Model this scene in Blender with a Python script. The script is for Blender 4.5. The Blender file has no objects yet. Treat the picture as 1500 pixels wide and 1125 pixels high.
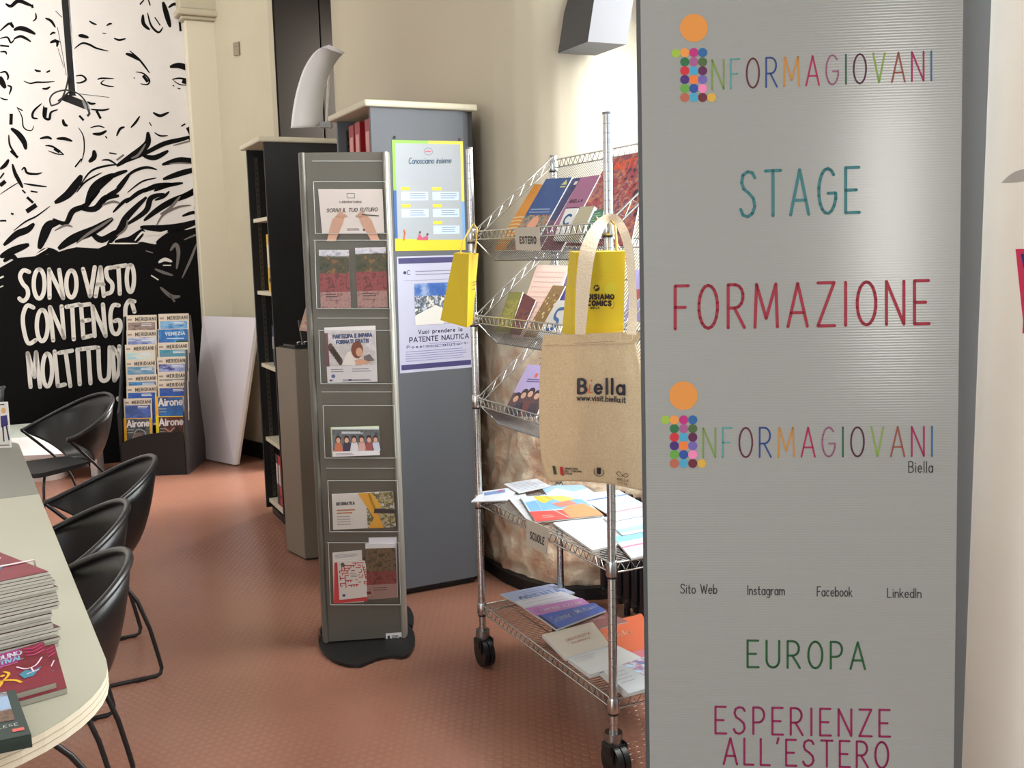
import bpy, math, random
from mathutils import Vector, Matrix, noise
random.seed(7)
sc = bpy.context.scene
COL = sc.collection
V = Vector
# ------------------------------------------------------------------ camera
F = 1453.79
FW = V((0.0, 0.99134336, -0.13129489)); RT = V((0.99972321, -0.00308895, -0.02332312)); UP = V((0.02352679, 0.13125855, 0.99106896))
CAM = V((0, 0, 1.52560))
cd = bpy.data.cameras.new('camera'); cam = bpy.data.objects.new('camera', cd); COL.objects.link(cam)
cd.sensor_width = 36; cd.lens = F * 36 / 1500; cd.clip_start = .05
cam.matrix_world = Matrix(((RT.x, UP.x, -FW.x, CAM.x), (RT.y, UP.y, -FW.y, CAM.y), (RT.z, UP.z, -FW.z, CAM.z), (0, 0, 0, 1)))
sc.camera = cam
# ------------------------------------------------------------------ light and exposure
sc.view_settings.view_transform = 'Standard'; sc.view_settings.look = 'None'
sc.view_settings.gamma = 1; sc.view_settings.use_curve_mapping = False
sc.view_settings.exposure = 0.0
YAW = .4587
EX, EY = -math.sin(YAW), math.cos(YAW)
def EN(e, n, z=0): return V((EX * e + EY * n, EY * e - EX * n, z))
def en_of(P): return (EX * P.x + EY * P.y, EY * P.x - EX * P.y)
eV = V((EX, EY, 0)); nV = V((EY, -EX, 0)); ZV = V((0, 0, 1))
w = bpy.data.worlds.new('world'); sc.world = w; w.use_nodes = True
bg = w.node_tree.nodes['Background']; bg.inputs[0].default_value = (.80, .88, 1, 1); bg.inputs[1].default_value = 2.2
def area(name, loc, direction, sx, sy, power, col=(1, 1, 1)):
    l = bpy.data.lights.new(name, 'AREA'); l.shape = 'RECTANGLE'; l.size = sx; l.size_y = sy; l.energy = power; l.color = col
    o = bpy.data.objects.new(name, l); COL.objects.link(o); o.location = loc
    o.rotation_euler = V(direction).to_track_quat('-Z', 'Y').to_euler()
    return o
area('window_daylight', EN(2.4, 2.9, 2.1), -nV - .22 * eV - .65 * ZV, 1.8, 2.4, 300, (.95, .985, 1))
area('far_window_daylight', EN(6.8, 2.75, 1.9), -nV - .35 * ZV, .6, 2.4, 380, (1, .985, .99))
area('left_fill_light', EN(-.7, -3.3, 1.35), nV + .05 * eV, 2.6, 1.9, 128, (.91, .97, 1))  # added fill from the left side; the left wall has no window
area('front_window_daylight', EN(-2.9, .45, 2.3), eV, .34, 1.9, 30, (1, .98, .93))
area('track_lamp_light', EN(5.9, -1.5, 3.9), eV * .85 - ZV * .5, 2.2, .8, 80, (.95, .98, 1))
area('ceiling_lamp_light', EN(1.6, -1.6, 4.0), -ZV, 1.6, 1.2, 10, (.95, .98, 1))

# ------------------------------------------------------------------ pixel helpers (rays onto real planes)
def ray(u, v): return FW + RT * ((u - 750) / F) - UP * ((v - 562.5) / F)
def hit(u, v, P, N):
    d = ray(u, v); return CAM + d * ((P - CAM).dot(N) / d.dot(N))
def atz(u, v, z=0): return hit(u, v, V((0, 0, z)), ZV)
def atY(u, v, Y): return hit(u, v, V((0, Y, 0)), V((0, 1, 0)))

# ------------------------------------------------------------------ materials
def lin(c): return tuple(((x / 255) / 12.92 if x / 255 <= .04045 else ((x / 255 + .055) / 1.055) ** 2.4) for x in c)
MC = {}
def mt(c, rough=.5, metal=0, bump=0, bscale=60, var=0, vscale=8, name=None, alpha=None, emit=0, coat=0):
    key = (c, rough, metal, bump, bscale, var, vscale, alpha, emit, coat)
    if key in MC: return MC[key]
    m = bpy.data.materials.new(name or 'surface_%d_%d_%d' % c); m.use_nodes = True
    nt = m.node_tree; b = nt.nodes['Principled BSDF']; col = lin(c) + (1,)
    b.inputs['Base Color'].default_value = col; b.inputs['Roughness'].default_value = rough; b.inputs['Metallic'].default_value = metal
    if coat: b.inputs['Coat Weight'].default_value = coat
    tc = nt.nodes.new('ShaderNodeTexCoord')
    if var:
        n = nt.nodes.new('ShaderNodeTexNoise'); n.inputs['Scale'].default_value = vscale; n.inputs['Detail'].default_value = 5
        r = nt.nodes.new('ShaderNodeMapRange'); r.inputs['From Min'].default_value = .3; r.inputs['From Max'].default_value = .7
        r.inputs['To Min'].default_value = 1 - var; r.inputs['To Max'].default_value = 1 + var * .6
        x = nt.nodes.new('ShaderNodeMix'); x.data_type = 'RGBA'; x.blend_type = 'MULTIPLY'; x.inputs[0].default_value = 1
        x.inputs[6].default_value = col
        nt.links.new(tc.outputs['Object'], n.inputs['Vector']); nt.links.new(n.outputs['Fac'], r.inputs['Value'])
        nt.links.new(r.outputs['Result'], x.inputs[7]); nt.links.new(x.outputs[2], b.inputs['Base Color'])
    if bump:
        n = nt.nodes.new('ShaderNodeTexNoise'); n.inputs['Scale'].default_value = bscale; n.inputs['Detail'].default_value = 4
        p = nt.nodes.new('ShaderNodeBump'); p.inputs['Strength'].default_value = bump; p.inputs['Distance'].default_value = .01
        nt.links.new(tc.outputs['Object'], n.inputs['Vector']); nt.links.new(n.outputs['Fac'], p.inputs['Height']); nt.links.new(p.outputs['Normal'], b.inputs['Normal'])
    if alpha is not None: b.inputs['Alpha'].default_value = alpha
    if emit: b.inputs['Emission Color'].default_value = col; b.inputs['Emission Strength'].default_value = emit
    MC[key] = m; return m
def pic(pal, scale=14, seed=0, stretch=(1, 1, 1), rough=.45):
    key = ('pic', tuple(pal), scale, seed, stretch)
    if key in MC: return MC[key]
    m = bpy.data.materials.new('printed_picture'); m.use_nodes = True; nt = m.node_tree; b = nt.nodes['Principled BSDF']
    b.inputs['Roughness'].default_value = rough
    tc = nt.nodes.new('ShaderNodeTexCoord'); mp = nt.nodes.new('ShaderNodeMapping'); mp.inputs['Location'].default_value = (seed, seed * 1.7, seed * .6); mp.inputs['Scale'].default_value = stretch
    n = nt.nodes.new('ShaderNodeTexNoise'); n.inputs['Scale'].default_value = scale; n.inputs['Detail'].default_value = 6; n.inputs['Roughness'].default_value = .65
    r = nt.nodes.new('ShaderNodeValToRGB'); cr = r.color_ramp
    k = len(pal)
    while len(cr.elements) < k: cr.elements.new(.5)
    for i, c in enumerate(pal): cr.elements[i].position = .39 + .22 * i / max(1, k - 1)
    for i, c in enumerate(pal): cr.elements[i].color = lin(c) + (1,)
    nt.links.new(tc.outputs['Object'], mp.inputs[0]); nt.links.new(mp.outputs[0], n.inputs['Vector']); nt.links.new(n.outputs['Fac'], r.inputs[0]); nt.links.new(r.outputs[0], b.inputs['Base Color'])
    MC[key] = m; return m
def acrylic():
    if 'acrylic' in MC: return MC['acrylic']
    m = bpy.data.materials.new('clear_acrylic'); m.use_nodes = True; nt = m.node_tree; nt.nodes.remove(nt.nodes['Principled BSDF'])
    t = nt.nodes.new('ShaderNodeBsdfTransparent'); t.inputs[0].default_value = (.93, .94, .93, 1)
    g = nt.nodes.new('ShaderNodeBsdfGlossy'); g.inputs['Roughness'].default_value = .06
    f = nt.nodes.new('ShaderNodeFresnel'); f.inputs[0].default_value = 1.5; x = nt.nodes.new('ShaderNodeMixShader')
    nt.links.new(f.outputs[0], x.inputs[0]); nt.links.new(t.outputs[0], x.inputs[1]); nt.links.new(g.outputs[0], x.inputs[2])
    nt.links.new(x.outputs[0], nt.nodes['Material Output'].inputs[0]); MC['acrylic'] = m; return m

CREAM = mt((192, 184, 160), .75, bump=.15, bscale=25, var=.05, vscale=3, name='cream_plaster')
WHITEWALL = mt((222, 218, 214), .75, bump=.1, bscale=30, var=.03, vscale=4, name='white_plaster')
BLACKPAINT = mt((14, 14, 15), .55, name='black_wall_paint')
CHROME = mt((190, 190, 188), .22, 1, name='chrome')
BLACKPLASTIC = mt((11, 11, 12), .36, name='black_plastic')
BLACKMETAL = mt((18, 18, 20), .4, name='black_metal')
SLATE = mt((92, 96, 102), .55, bump=.03, bscale=400, name='slate_grey_laminate')
DARKLAM = mt((15, 15, 17), .6, name='dark_laminate')
CREAMTOP = mt((205, 198, 175), .5, name='cream_laminate')
PAPER = mt((225, 225, 225), .6, name='paper')
PAGES = mt((168, 168, 158), .8, name='page_edges')

# ------------------------------------------------------------------ mesh builder
BASE = {}
class MB:
    def __init__(s): s.v = []; s.f = []; s.m = []; s.sm = []; s.mats = []
    def mi(s, m):
        if m not in s.mats: s.mats.append(m)
        return s.mats.index(m)
    def add(s, vs, fs, m, smooth=False):
        b = len(s.v); s.v += [tuple(p) for p in vs]; i = s.mi(m)
        for f in fs: s.f.append([b + k for k in f]); s.m.append(i); s.sm.append(smooth)
    def hexa(s, c, m):       # 8 corners: 4 front (loop), 4 back (loop)
        s.add(c, [(0, 1, 2, 3), (7, 6, 5, 4), (0, 4, 5, 1), (1, 5, 6, 2), (2, 6, 7, 3), (3, 7, 4, 0)], m)
    def obox(s, o, a, b, c, m):
        o = V(o); s.hexa([o, o + a, o + a + b, o + b, o + c, o + a + c, o + a + b + c, o + b + c], m)
    def ebox(s, e0, e1, n0, n1, z0, z1, m): s.obox(EN(e0, n0, z0), eV * (e1 - e0), nV * (n1 - n0), ZV * (z1 - z0), m)
    def prism(s, pts, z0, z1, m, smooth=False):   # pts world xy
        n = len(pts); vs = [V((p[0], p[1], z0)) for p in pts] + [V((p[0], p[1], z1)) for p in pts]
        s.add(vs, [tuple(range(n))[::-1], tuple(range(n, 2 * n))], m)
        s.add(vs, [(i, (i + 1) % n, n + (i + 1) % n, n + i) for i in range(n)], m, smooth)
    def tube(s, pts, r, m, seg=8, closed=False, caps=True):
        pts = [V(p) for p in pts]; n = len(pts); rings = []
        prev = None
        for i, p in enumerate(pts):
            if closed: t = pts[(i + 1) % n] - pts[i - 1]
            else: t = pts[min(i + 1, n - 1)] - pts[max(i - 1, 0)]
            t.normalize()
            if prev is None: a = t.cross(ZV if abs(t.z) < .9 else V((1, 0, 0))).normalized()
            else: a = (prev - t * prev.dot(t)).normalized()
            prev = a; b = t.cross(a); rr = r[i] if isinstance(r, (list, tuple)) else r
            rings.append([p + (a * math.cos(k * 2 * math.pi / seg) + b * math.sin(k * 2 * math.pi / seg)) * rr for k in range(seg)])
        vs = [q for g in rings for q in g]; fs = []
        for i in range(n if closed else n - 1):
            j = (i + 1) % n
            for k in range(seg): fs.append((i * seg + k, i * seg + (k + 1) % seg, j * seg + (k + 1) % seg, j * seg + k))
        s.add(vs, fs, m, True)
        if caps and not closed: s.add(rings[0] + rings[-1], [tuple(range(seg))[::-1], tuple(range(seg, 2 * seg))], m)
    def cyl(s, p0, p1, r, m, seg=16): s.tube([p0, p1], r, m, seg)
    def build(s, name, parent=None, loc=None, bev=0, kind=None):
        me = bpy.data.meshes.new(name)
        if parent is not None: base = BASE[parent.name]
        else: base = V(loc) if loc is not None else V((0, 0, 0))
        me.from_pydata([(a - base.x, b - base.y, c - base.z) for a, b, c in s.v], [], s.f)
        for m in s.mats: me.materials.append(m)
        me.polygons.foreach_set('material_index', s.m); me.polygons.foreach_set('use_smooth', s.sm); me.update()
        o = bpy.data.objects.new(name, me); COL.objects.link(o)
        if parent is not None: o.parent = parent
        else: o.location = base
        BASE[o.name] = base
        if bev:
            b = o.modifiers.new('bevel', 'BEVEL'); b.width = bev; b.segments = 2; b.limit_method = 'ANGLE'
        if kind: o['kind'] = kind
        return o
def tag(o, label, cat, group=None):
    o['label'] = label; o['category'] = cat
    if group: o['group'] = group
    return o
def thing(name, label, cat, loc, group=None):
    o = bpy.data.objects.new(name, None); COL.objects.link(o); o.location = loc; o.empty_display_size = .1
    BASE[o.name] = V(loc); return tag(o, label, cat, group)
def struct(o): o['kind'] = 'structure'; return o
def copy_tree(o, parent=None):
    c = o.copy(); COL.objects.link(c); BASE[c.name] = BASE[o.name]
    if parent: c.parent = parent
    for ch in list(o.children): copy_tree(ch, c)
    return c

# ------------------------------------------------------------------ smoothing, strokes and lettering
def smooth_line(p, k=5):
    if len(p) < 3: return p
    out = []; n = len(p)
    for i in range(n - 1):
        p0 = p[max(i - 1, 0)]; p1 = p[i]; p2 = p[i + 1]; p3 = p[min(i + 2, n - 1)]
        for j in range(k):
            t = j / k
            out.append(tuple(.5 * (2 * p1[a] + (p2[a] - p0[a]) * t + (2 * p0[a] - 5 * p1[a] + 4 * p2[a] - p3[a]) * t * t + (3 * p1[a] - p0[a] - 3 * p2[a] + p3[a]) * t ** 3) for a in (0, 1)))
    out.append(tuple(p[-1])); return out
def arc(cx, cy, rx, ry, a0, a1, k=10): return [(cx + rx * math.cos(math.radians(a0 + (a1 - a0) * i / k)), cy + ry * math.sin(math.radians(a0 + (a1 - a0) * i / k))) for i in range(k + 1)]
G = {
 'A': (.62, [[(0, 0), (.31, 1), (.62, 0)], [(.1, .32), (.52, .32)]]),
 'B': (.52, [[(0, 0), (0, 1), (.25, 1)] + arc(.25, .76, .22, .24, 90, -90, 6) + [(0, .52)], [(.25, .52)] + arc(.25, .26, .27, .26, 90, -90, 6) + [(0, 0)]]),
 'C': (.55, [arc(.3, .5, .3, .5, 50, 310, 14)]),
 'D': (.55, [[(0, 0), (0, 1), (.2, 1)] + arc(.2, .5, .35, .5, 90, -90, 10) + [(0, 0)]]),
 'E': (.45, [[(.45, 1), (0, 1), (0, 0), (.47, 0)], [(0, .5), (.36, .5)]]),
 'F': (.42, [[(.42, 1), (0, 1), (0, 0)], [(0, .5), (.32, .5)]]),
 'G': (.58, [arc(.3, .5, .3, .5, 45, 340, 14) + [(.58, .45), (.32, .45)]]),
 'H': (.55, [[(0, 0), (0, 1)], [(.55, 0), (.55, 1)], [(0, .5), (.55, .5)]]),
 'I': (.06, [[(.03, 0), (.03, 1)]]),
 'J': (.4, [[(.4, 1), (.4, .2)] + arc(.2, .2, .2, .2, 0, -160, 6)]),
 'K': (.52, [[(0, 0), (0, 1)], [(.5, 1), (0, .45)], [(.15, .6), (.52, 0)]]),
 'L': (.42, [[(0, 1), (0, 0), (.42, 0)]]),
 'M': (.72, [[(0, 0), (.05, 1), (.36, .2), (.67, 1), (.72, 0)]]),
 'N': (.56, [[(0, 0), (0, 1), (.56, 0), (.56, 1)]]),
 'O': (.6, [arc(.3, .5, .3, .5, 90, 450, 18)]),
 'P': (.48, [[(0, 0), (0, 1), (.22, 1)] + arc(.22, .72, .26, .28, 90, -90, 7) + [(0, .44)]]),
 'Q': (.6, [arc(.3, .5, .3, .5, 90, 450, 18), [(.35, .2), (.62, -.05)]]),
 'R': (.52, [[(0, 0), (0, 1), (.22, 1)] + arc(.22, .73, .26, .27, 90, -90, 7) + [(0, .46)], [(.2, .46), (.52, 0)]]),
 'S': (.5, [[(.48, .86), (.4, .97), (.24, 1), (.08, .93), (.03, .77), (.1, .62), (.28, .52), (.43, .4), (.48, .22), (.4, .07), (.24, 0), (.08, .04), (0, .17)]]),
 'T': (.52, [[(0, 1), (.52, 1)], [(.26, 1), (.26, 0)]]),
 'U': (.54, [[(0, 1), (0, .28)] + arc(.27, .28, .27, .28, 180, 360, 8) + [(.54, 1)]]),
 'V': (.56, [[(0, 1), (.28, 0), (.56, 1)]]),
 'W': (.8, [[(0, 1), (.2, 0), (.4, .85), (.6, 0), (.8, 1)]]),
 'X': (.52, [[(0, 0), (.52, 1)], [(0, 1), (.52, 0)]]),
 'Y': (.52, [[(0, 1), (.26, .5), (.52, 1)], [(.26, .5), (.26, 0)]]),
 'Z': (.52, [[(0, 1), (.52, 1), (0, 0), (.54, 0)]]),
 "'": (.08, [[(.06, 1.05), (.0, .85)]]), '.': (.06, [[(.03, 0), (.03, .03)]]), ' ': (.3, []), '-': (.3, [[(0, .45), (.3, .45)]]),
 'a': (.42, [arc(.2, .3, .2, .3, 90, 450, 12), [(.42, .6), (.42, 0)]]),
 'b': (.42, [arc(.22, .3, .2, .3, 90, 450, 12), [(0, 1), (0, 0)]]),
 'c': (.38, [arc(.2, .3, .2, .3, 50, 310, 10)]),
 'd': (.42, [arc(.2, .3, .2, .3, 90, 450, 12), [(.42, 1), (.42, 0)]]),
 'e': (.42, [[(.02, .32), (.4, .32)] + arc(.21, .3, .2, .3, 5, 320, 12)]),
 'f': (.3, [[(.3, .95), (.2, 1), (.12, .9), (.12, 0)], [(0, .6), (.28, .6)]]),
 'g': (.42, [arc(.2, .3, .2, .3, 90, 450, 12), [(.42, .6), (.42, -.15), (.3, -.3), (.05, -.25)]]),
 'h': (.4, [[(0, 1), (0, 0)], [(0, .4), (.12, .58), (.3, .58), (.4, .4), (.4, 0)]]),
 'i': (.06, [[(.03, .6), (.03, 0)], [(.03, .82), (.03, .86)]]),
 'k': (.38, [[(0, 1), (0, 0)], [(.34, .6), (0, .25)], [(.1, .33), (.38, 0)]]),
 'l': (.06, [[(.03, 1), (.03, 0)]]),
 'm': (.62, [[(0, .6), (0, 0)], [(0, .42), (.1, .58), (.22, .58), (.31, .42), (.31, 0)], [(.31, .42), (.42, .58), (.54, .58), (.62, .42), (.62, 0)]]),
 'n': (.38, [[(0, .6), (0, 0)], [(0, .4), (.12, .58), (.28, .58), (.38, .4), (.38, 0)]]),
 'o': (.42, [arc(.21, .3, .21, .3, 90, 450, 12)]),
 'p': (.42, [arc(.22, .3, .2, .3, 90, 450, 12), [(0, .6), (0, -.3)]]),
 'r': (.26, [[(0, .6), (0, 0)], [(0, .38), (.1, .56), (.26, .58)]]),
 's': (.34, [[(.32, .5), (.2, .6), (.05, .52), (.08, .36), (.26, .28), (.33, .14), (.2, 0), (.02, .08)]]),
 't': (.3, [[(.12, .9), (.12, .08), (.2, 0), (.3, .03)], [(0, .6), (.28, .6)]]),
 'u': (.38, [[(0, .6), (0, .15), (.1, .02), (.26, .02), (.38, .2)], [(.38, .6), (.38, 0)]]),
 'v': (.38, [[(0, .6), (.19, 0), (.38, .6)]]), 'w': (.56, [[(0, .6), (.14, 0), (.28, .5), (.42, 0), (.56, .6)]]),
 'z': (.36, [[(0, .6), (.36, .6), (0, 0), (.38, 0)]]),
}
class Sheet:      # flat print drawn in 2D (x right, y down) and mapped onto a real surface
    def __init__(s, mb, f, N, off=.0005): s.mb = mb; s.f = f; s.N = V(N).normalized(); s.off = off
    def P(s, p, layer): return s.f(p[0], p[1]) + s.N * (s.off * (1 + layer))
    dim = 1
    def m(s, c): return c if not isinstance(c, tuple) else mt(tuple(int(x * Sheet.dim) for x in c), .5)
    def poly(s, pts, c, layer=0): s.mb.add([s.P(p, layer) for p in pts], [tuple(range(len(pts)))], s.m(c))
    def rect(s, x0, y0, x1, y1, c, layer=0): s.poly([(x0, y0), (x1, y0), (x1, y1), (x0, y1)], c, layer)
    def disc(s, x, y, r, c, layer=0, k=20, ry=None): s.poly([(x + r * math.cos(i * 2 * math.pi / k), y + (ry or r) * math.sin(i * 2 * math.pi / k)) for i in range(k)], c, layer)
    def stroke(s, pts, wd, c, layer=1, taper=False, sm=False, caps=True):
        if sm: pts = smooth_line(pts)
        n = len(pts); L = []
        for i, p in enumerate(pts):
            a = pts[max(i - 1, 0)]; b = pts[min(i + 1, n - 1)]; dx, dy = b[0] - a[0], b[1] - a[1]; l = math.hypot(dx, dy) or 1
            h = wd / 2 * ((.18 + .82 * math.sin(math.pi * (i + .35) / (n - .3)) ** .7) if taper else 1)
            L.append((p, (-dy / l * h, dx / l * h), h))
        if taper or sm:
            vs = []
            for p, o, h in L: vs += [s.P((p[0] + o[0], p[1] + o[1]), layer), s.P((p[0] - o[0], p[1] - o[1]), layer)]
            s.mb.add(vs, [(2 * i, 2 * i + 1, 2 * i + 3, 2 * i + 2) for i in range(n - 1)], s.m(c))
            if caps and not taper: s.disc(*pts[0], wd / 2, c, layer, 8); s.disc(*pts[-1], wd / 2, c, layer, 8)
        else:
            for i in range(n - 1):
                a, b = pts[i], pts[i + 1]; dx, dy = b[0] - a[0], b[1] - a[1]; l = math.hypot(dx, dy) or 1; ox, oy = -dy / l * wd / 2, dx / l * wd / 2
                s.poly([(a[0] + ox, a[1] + oy), (b[0] + ox, b[1] + oy), (b[0] - ox, b[1] - oy), (a[0] - ox, a[1] - oy)], c, layer)
            if caps:
                for p in pts: s.disc(p[0], p[1], wd / 2, c, layer, 8)
    def text(s, t, x0, x1, yb0, yb1, h, th, cols, layer=1, gap=.28, slant=0):
        W = sum(G[ch][0] for ch in t) + gap * (len(t) - 1); sx = (x1 - x0) / W; x = 0
        for i, ch in enumerate(t):
            c = cols[i] if isinstance(cols, list) else cols
            for st in G[ch][1]:
                pts = []
                for px, py in st:
                    X = x0 + (x + px) * sx; yb = yb0 + (yb1 - yb0) * (X - x0) / (x1 - x0); pts.append((X + slant * py * h, yb - py * h))
                s.stroke(pts, th, c, layer)
            x += G[ch][0] + gap
    def lines(s, x0, x1, y0, y1, n, th, c, layer=1, rag=.25):
        for i in range(n):
            y = y0 + (y1 - y0) * i / max(1, n - 1); e = x1 - random.random() * rag * (x1 - x0)
            s.rect(x0, y - th / 2, e, y + th / 2, c, layer)
def bil(c):       # TL TR BR BL
    tl, tr, br, bl = [V(q) for q in c]; asp = ((bl - tl).length + (br - tr).length) / ((tr - tl).length + (br - bl).length)
    def f(x, y): y = y / asp; return (tl * (1 - x) + tr * x) * (1 - y) + (bl * (1 - x) + br * x) * y
    return f, asp
def leaflet(name, label, cat, c, thick, col, draw=None, group=None, edge=None, face=None, loc=None):
    """solid sheet or book: four corners (TL TR BR BL) of its face, thickness behind it"""
    c = [V(q) for q in c]; N = (c[1] - c[0]).cross(c[3] - c[0]).normalized()
    mid = sum(c, V((0, 0, 0))) / 4
    if N.dot(CAM - mid) < 0: N = -N
    if face is not None and N.dot(face) < 0: N = -N
    mb = MB(); m = col if not isinstance(col, tuple) else mt(col, .45)
    mb.hexa([q for q in c] + [q - N * thick for q in c], edge or m)
    f, asp = bil(c); S = Sheet(mb, f, N, .0004)
    S.rect(0, 0, 1, asp, m, 0)
    if draw: draw(S, asp)
    o = mb.build(name, loc=loc or (c[2] + c[3]) / 2 - N * thick); return tag(o, label, cat, group)

# ================================================================== THE SETTING
def floor_material():
    m = mt((145, 101, 83), .24, bump=.12, bscale=18, var=.10, vscale=1.6, name='terracotta_rubber_floor'); return m
FLOOR = floor_material()
mb = MB(); mb.add([EN(-3, -4, 0), EN(8.6, -4, 0), EN(8.6, 3.2, 0), EN(-3, 3.2, 0)], [(0, 1, 2, 3)], FLOOR); floor = struct(mb.build('floor'))
# raised coin studs of the rubber floor (real low relief)
def studs():
    STUD = mt((147, 103, 85), .22, var=.08, vscale=2.2, name='terracotta_rubber_stud')
    mb = MB(); pitch = .0295; vs = []; fs = []
    k = 8; R0, R1, hz = .0122, .0105, .0008
    cs = [(math.cos(i * 2 * math.pi / k), math.sin(i * 2 * math.pi / k)) for i in range(k)]
    i0 = int(1.6 / pitch)
    for i in range(i0, int(8.0 / pitch)):
        for j in range(int(-.9 / pitch), int(2.4 / pitch)):
            e = i * pitch; n = (j + (.5 if i % 2 else 0)) * pitch
            P = EN(e, n)
            if P.y < 2.5 or abs(P.x) > P.y * .56: continue
            if P.y > 7.4: continue
            b = len(vs)
            for cx, cy in cs: vs.append((P.x + cx * R0, P.y + cy * R0, .0001))
            for cx, cy in cs: vs.append((P.x + cx * R1, P.y + cy * R1, hz))
            fs.append(tuple(b + k + q for q in range(k)))
            for q in range(k): fs.append((b + q, b + (q + 1) % k, b + k + (q + 1) % k, b + k + q))
    mb.add(vs, fs, STUD); mb.build('floor_stud', parent=floor, kind='stuff')
studs()
mb = MB(); mb.ebox(-3, 8.6, -4, 3.2, 4.2, 4.3, mt((225, 220, 210), .8)); struct(mb.build('ceiling'))
mb = MB(); mb.ebox(-3, 8.6, -4.1, -3.9, 0, 4.2, WHITEWALL); struct(mb.build('wall_left'))
mb = MB(); mb.ebox(-3.1, -3, -4, 3.2, 0, 4.2, WHITEWALL); struct(mb.build('wall_front'))

# ---- back wall with mural
EW = 8.05
mb = MB(); mb.ebox(EW, EW + .2, -4, 3.2, 0, 4.2, WHITEWALL); wall_back = struct(mb.build('wall_back'))
WP = EN(EW, 0, 0); WN = -eV
def wpx(u, v): return hit(u, v, WP, WN)
mb = MB(); S = Sheet(mb, wpx, WN, .0008)
c1 = lambda x, y: (x / 3.75, y / 3.75)
c2 = lambda x, y: (x / 3.75, 250 + y / 3.75)
c3 = lambda x, y: (x / 3.75, 440 + y / 3.75)
K = mt((9, 8, 9), .8); K.node_tree.nodes["Principled BSDF"].inputs["Specular IOR Level"].default_value = .15; KG = mt((110, 104, 100), .7); WT = mt((226, 222, 214), .6)
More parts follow.
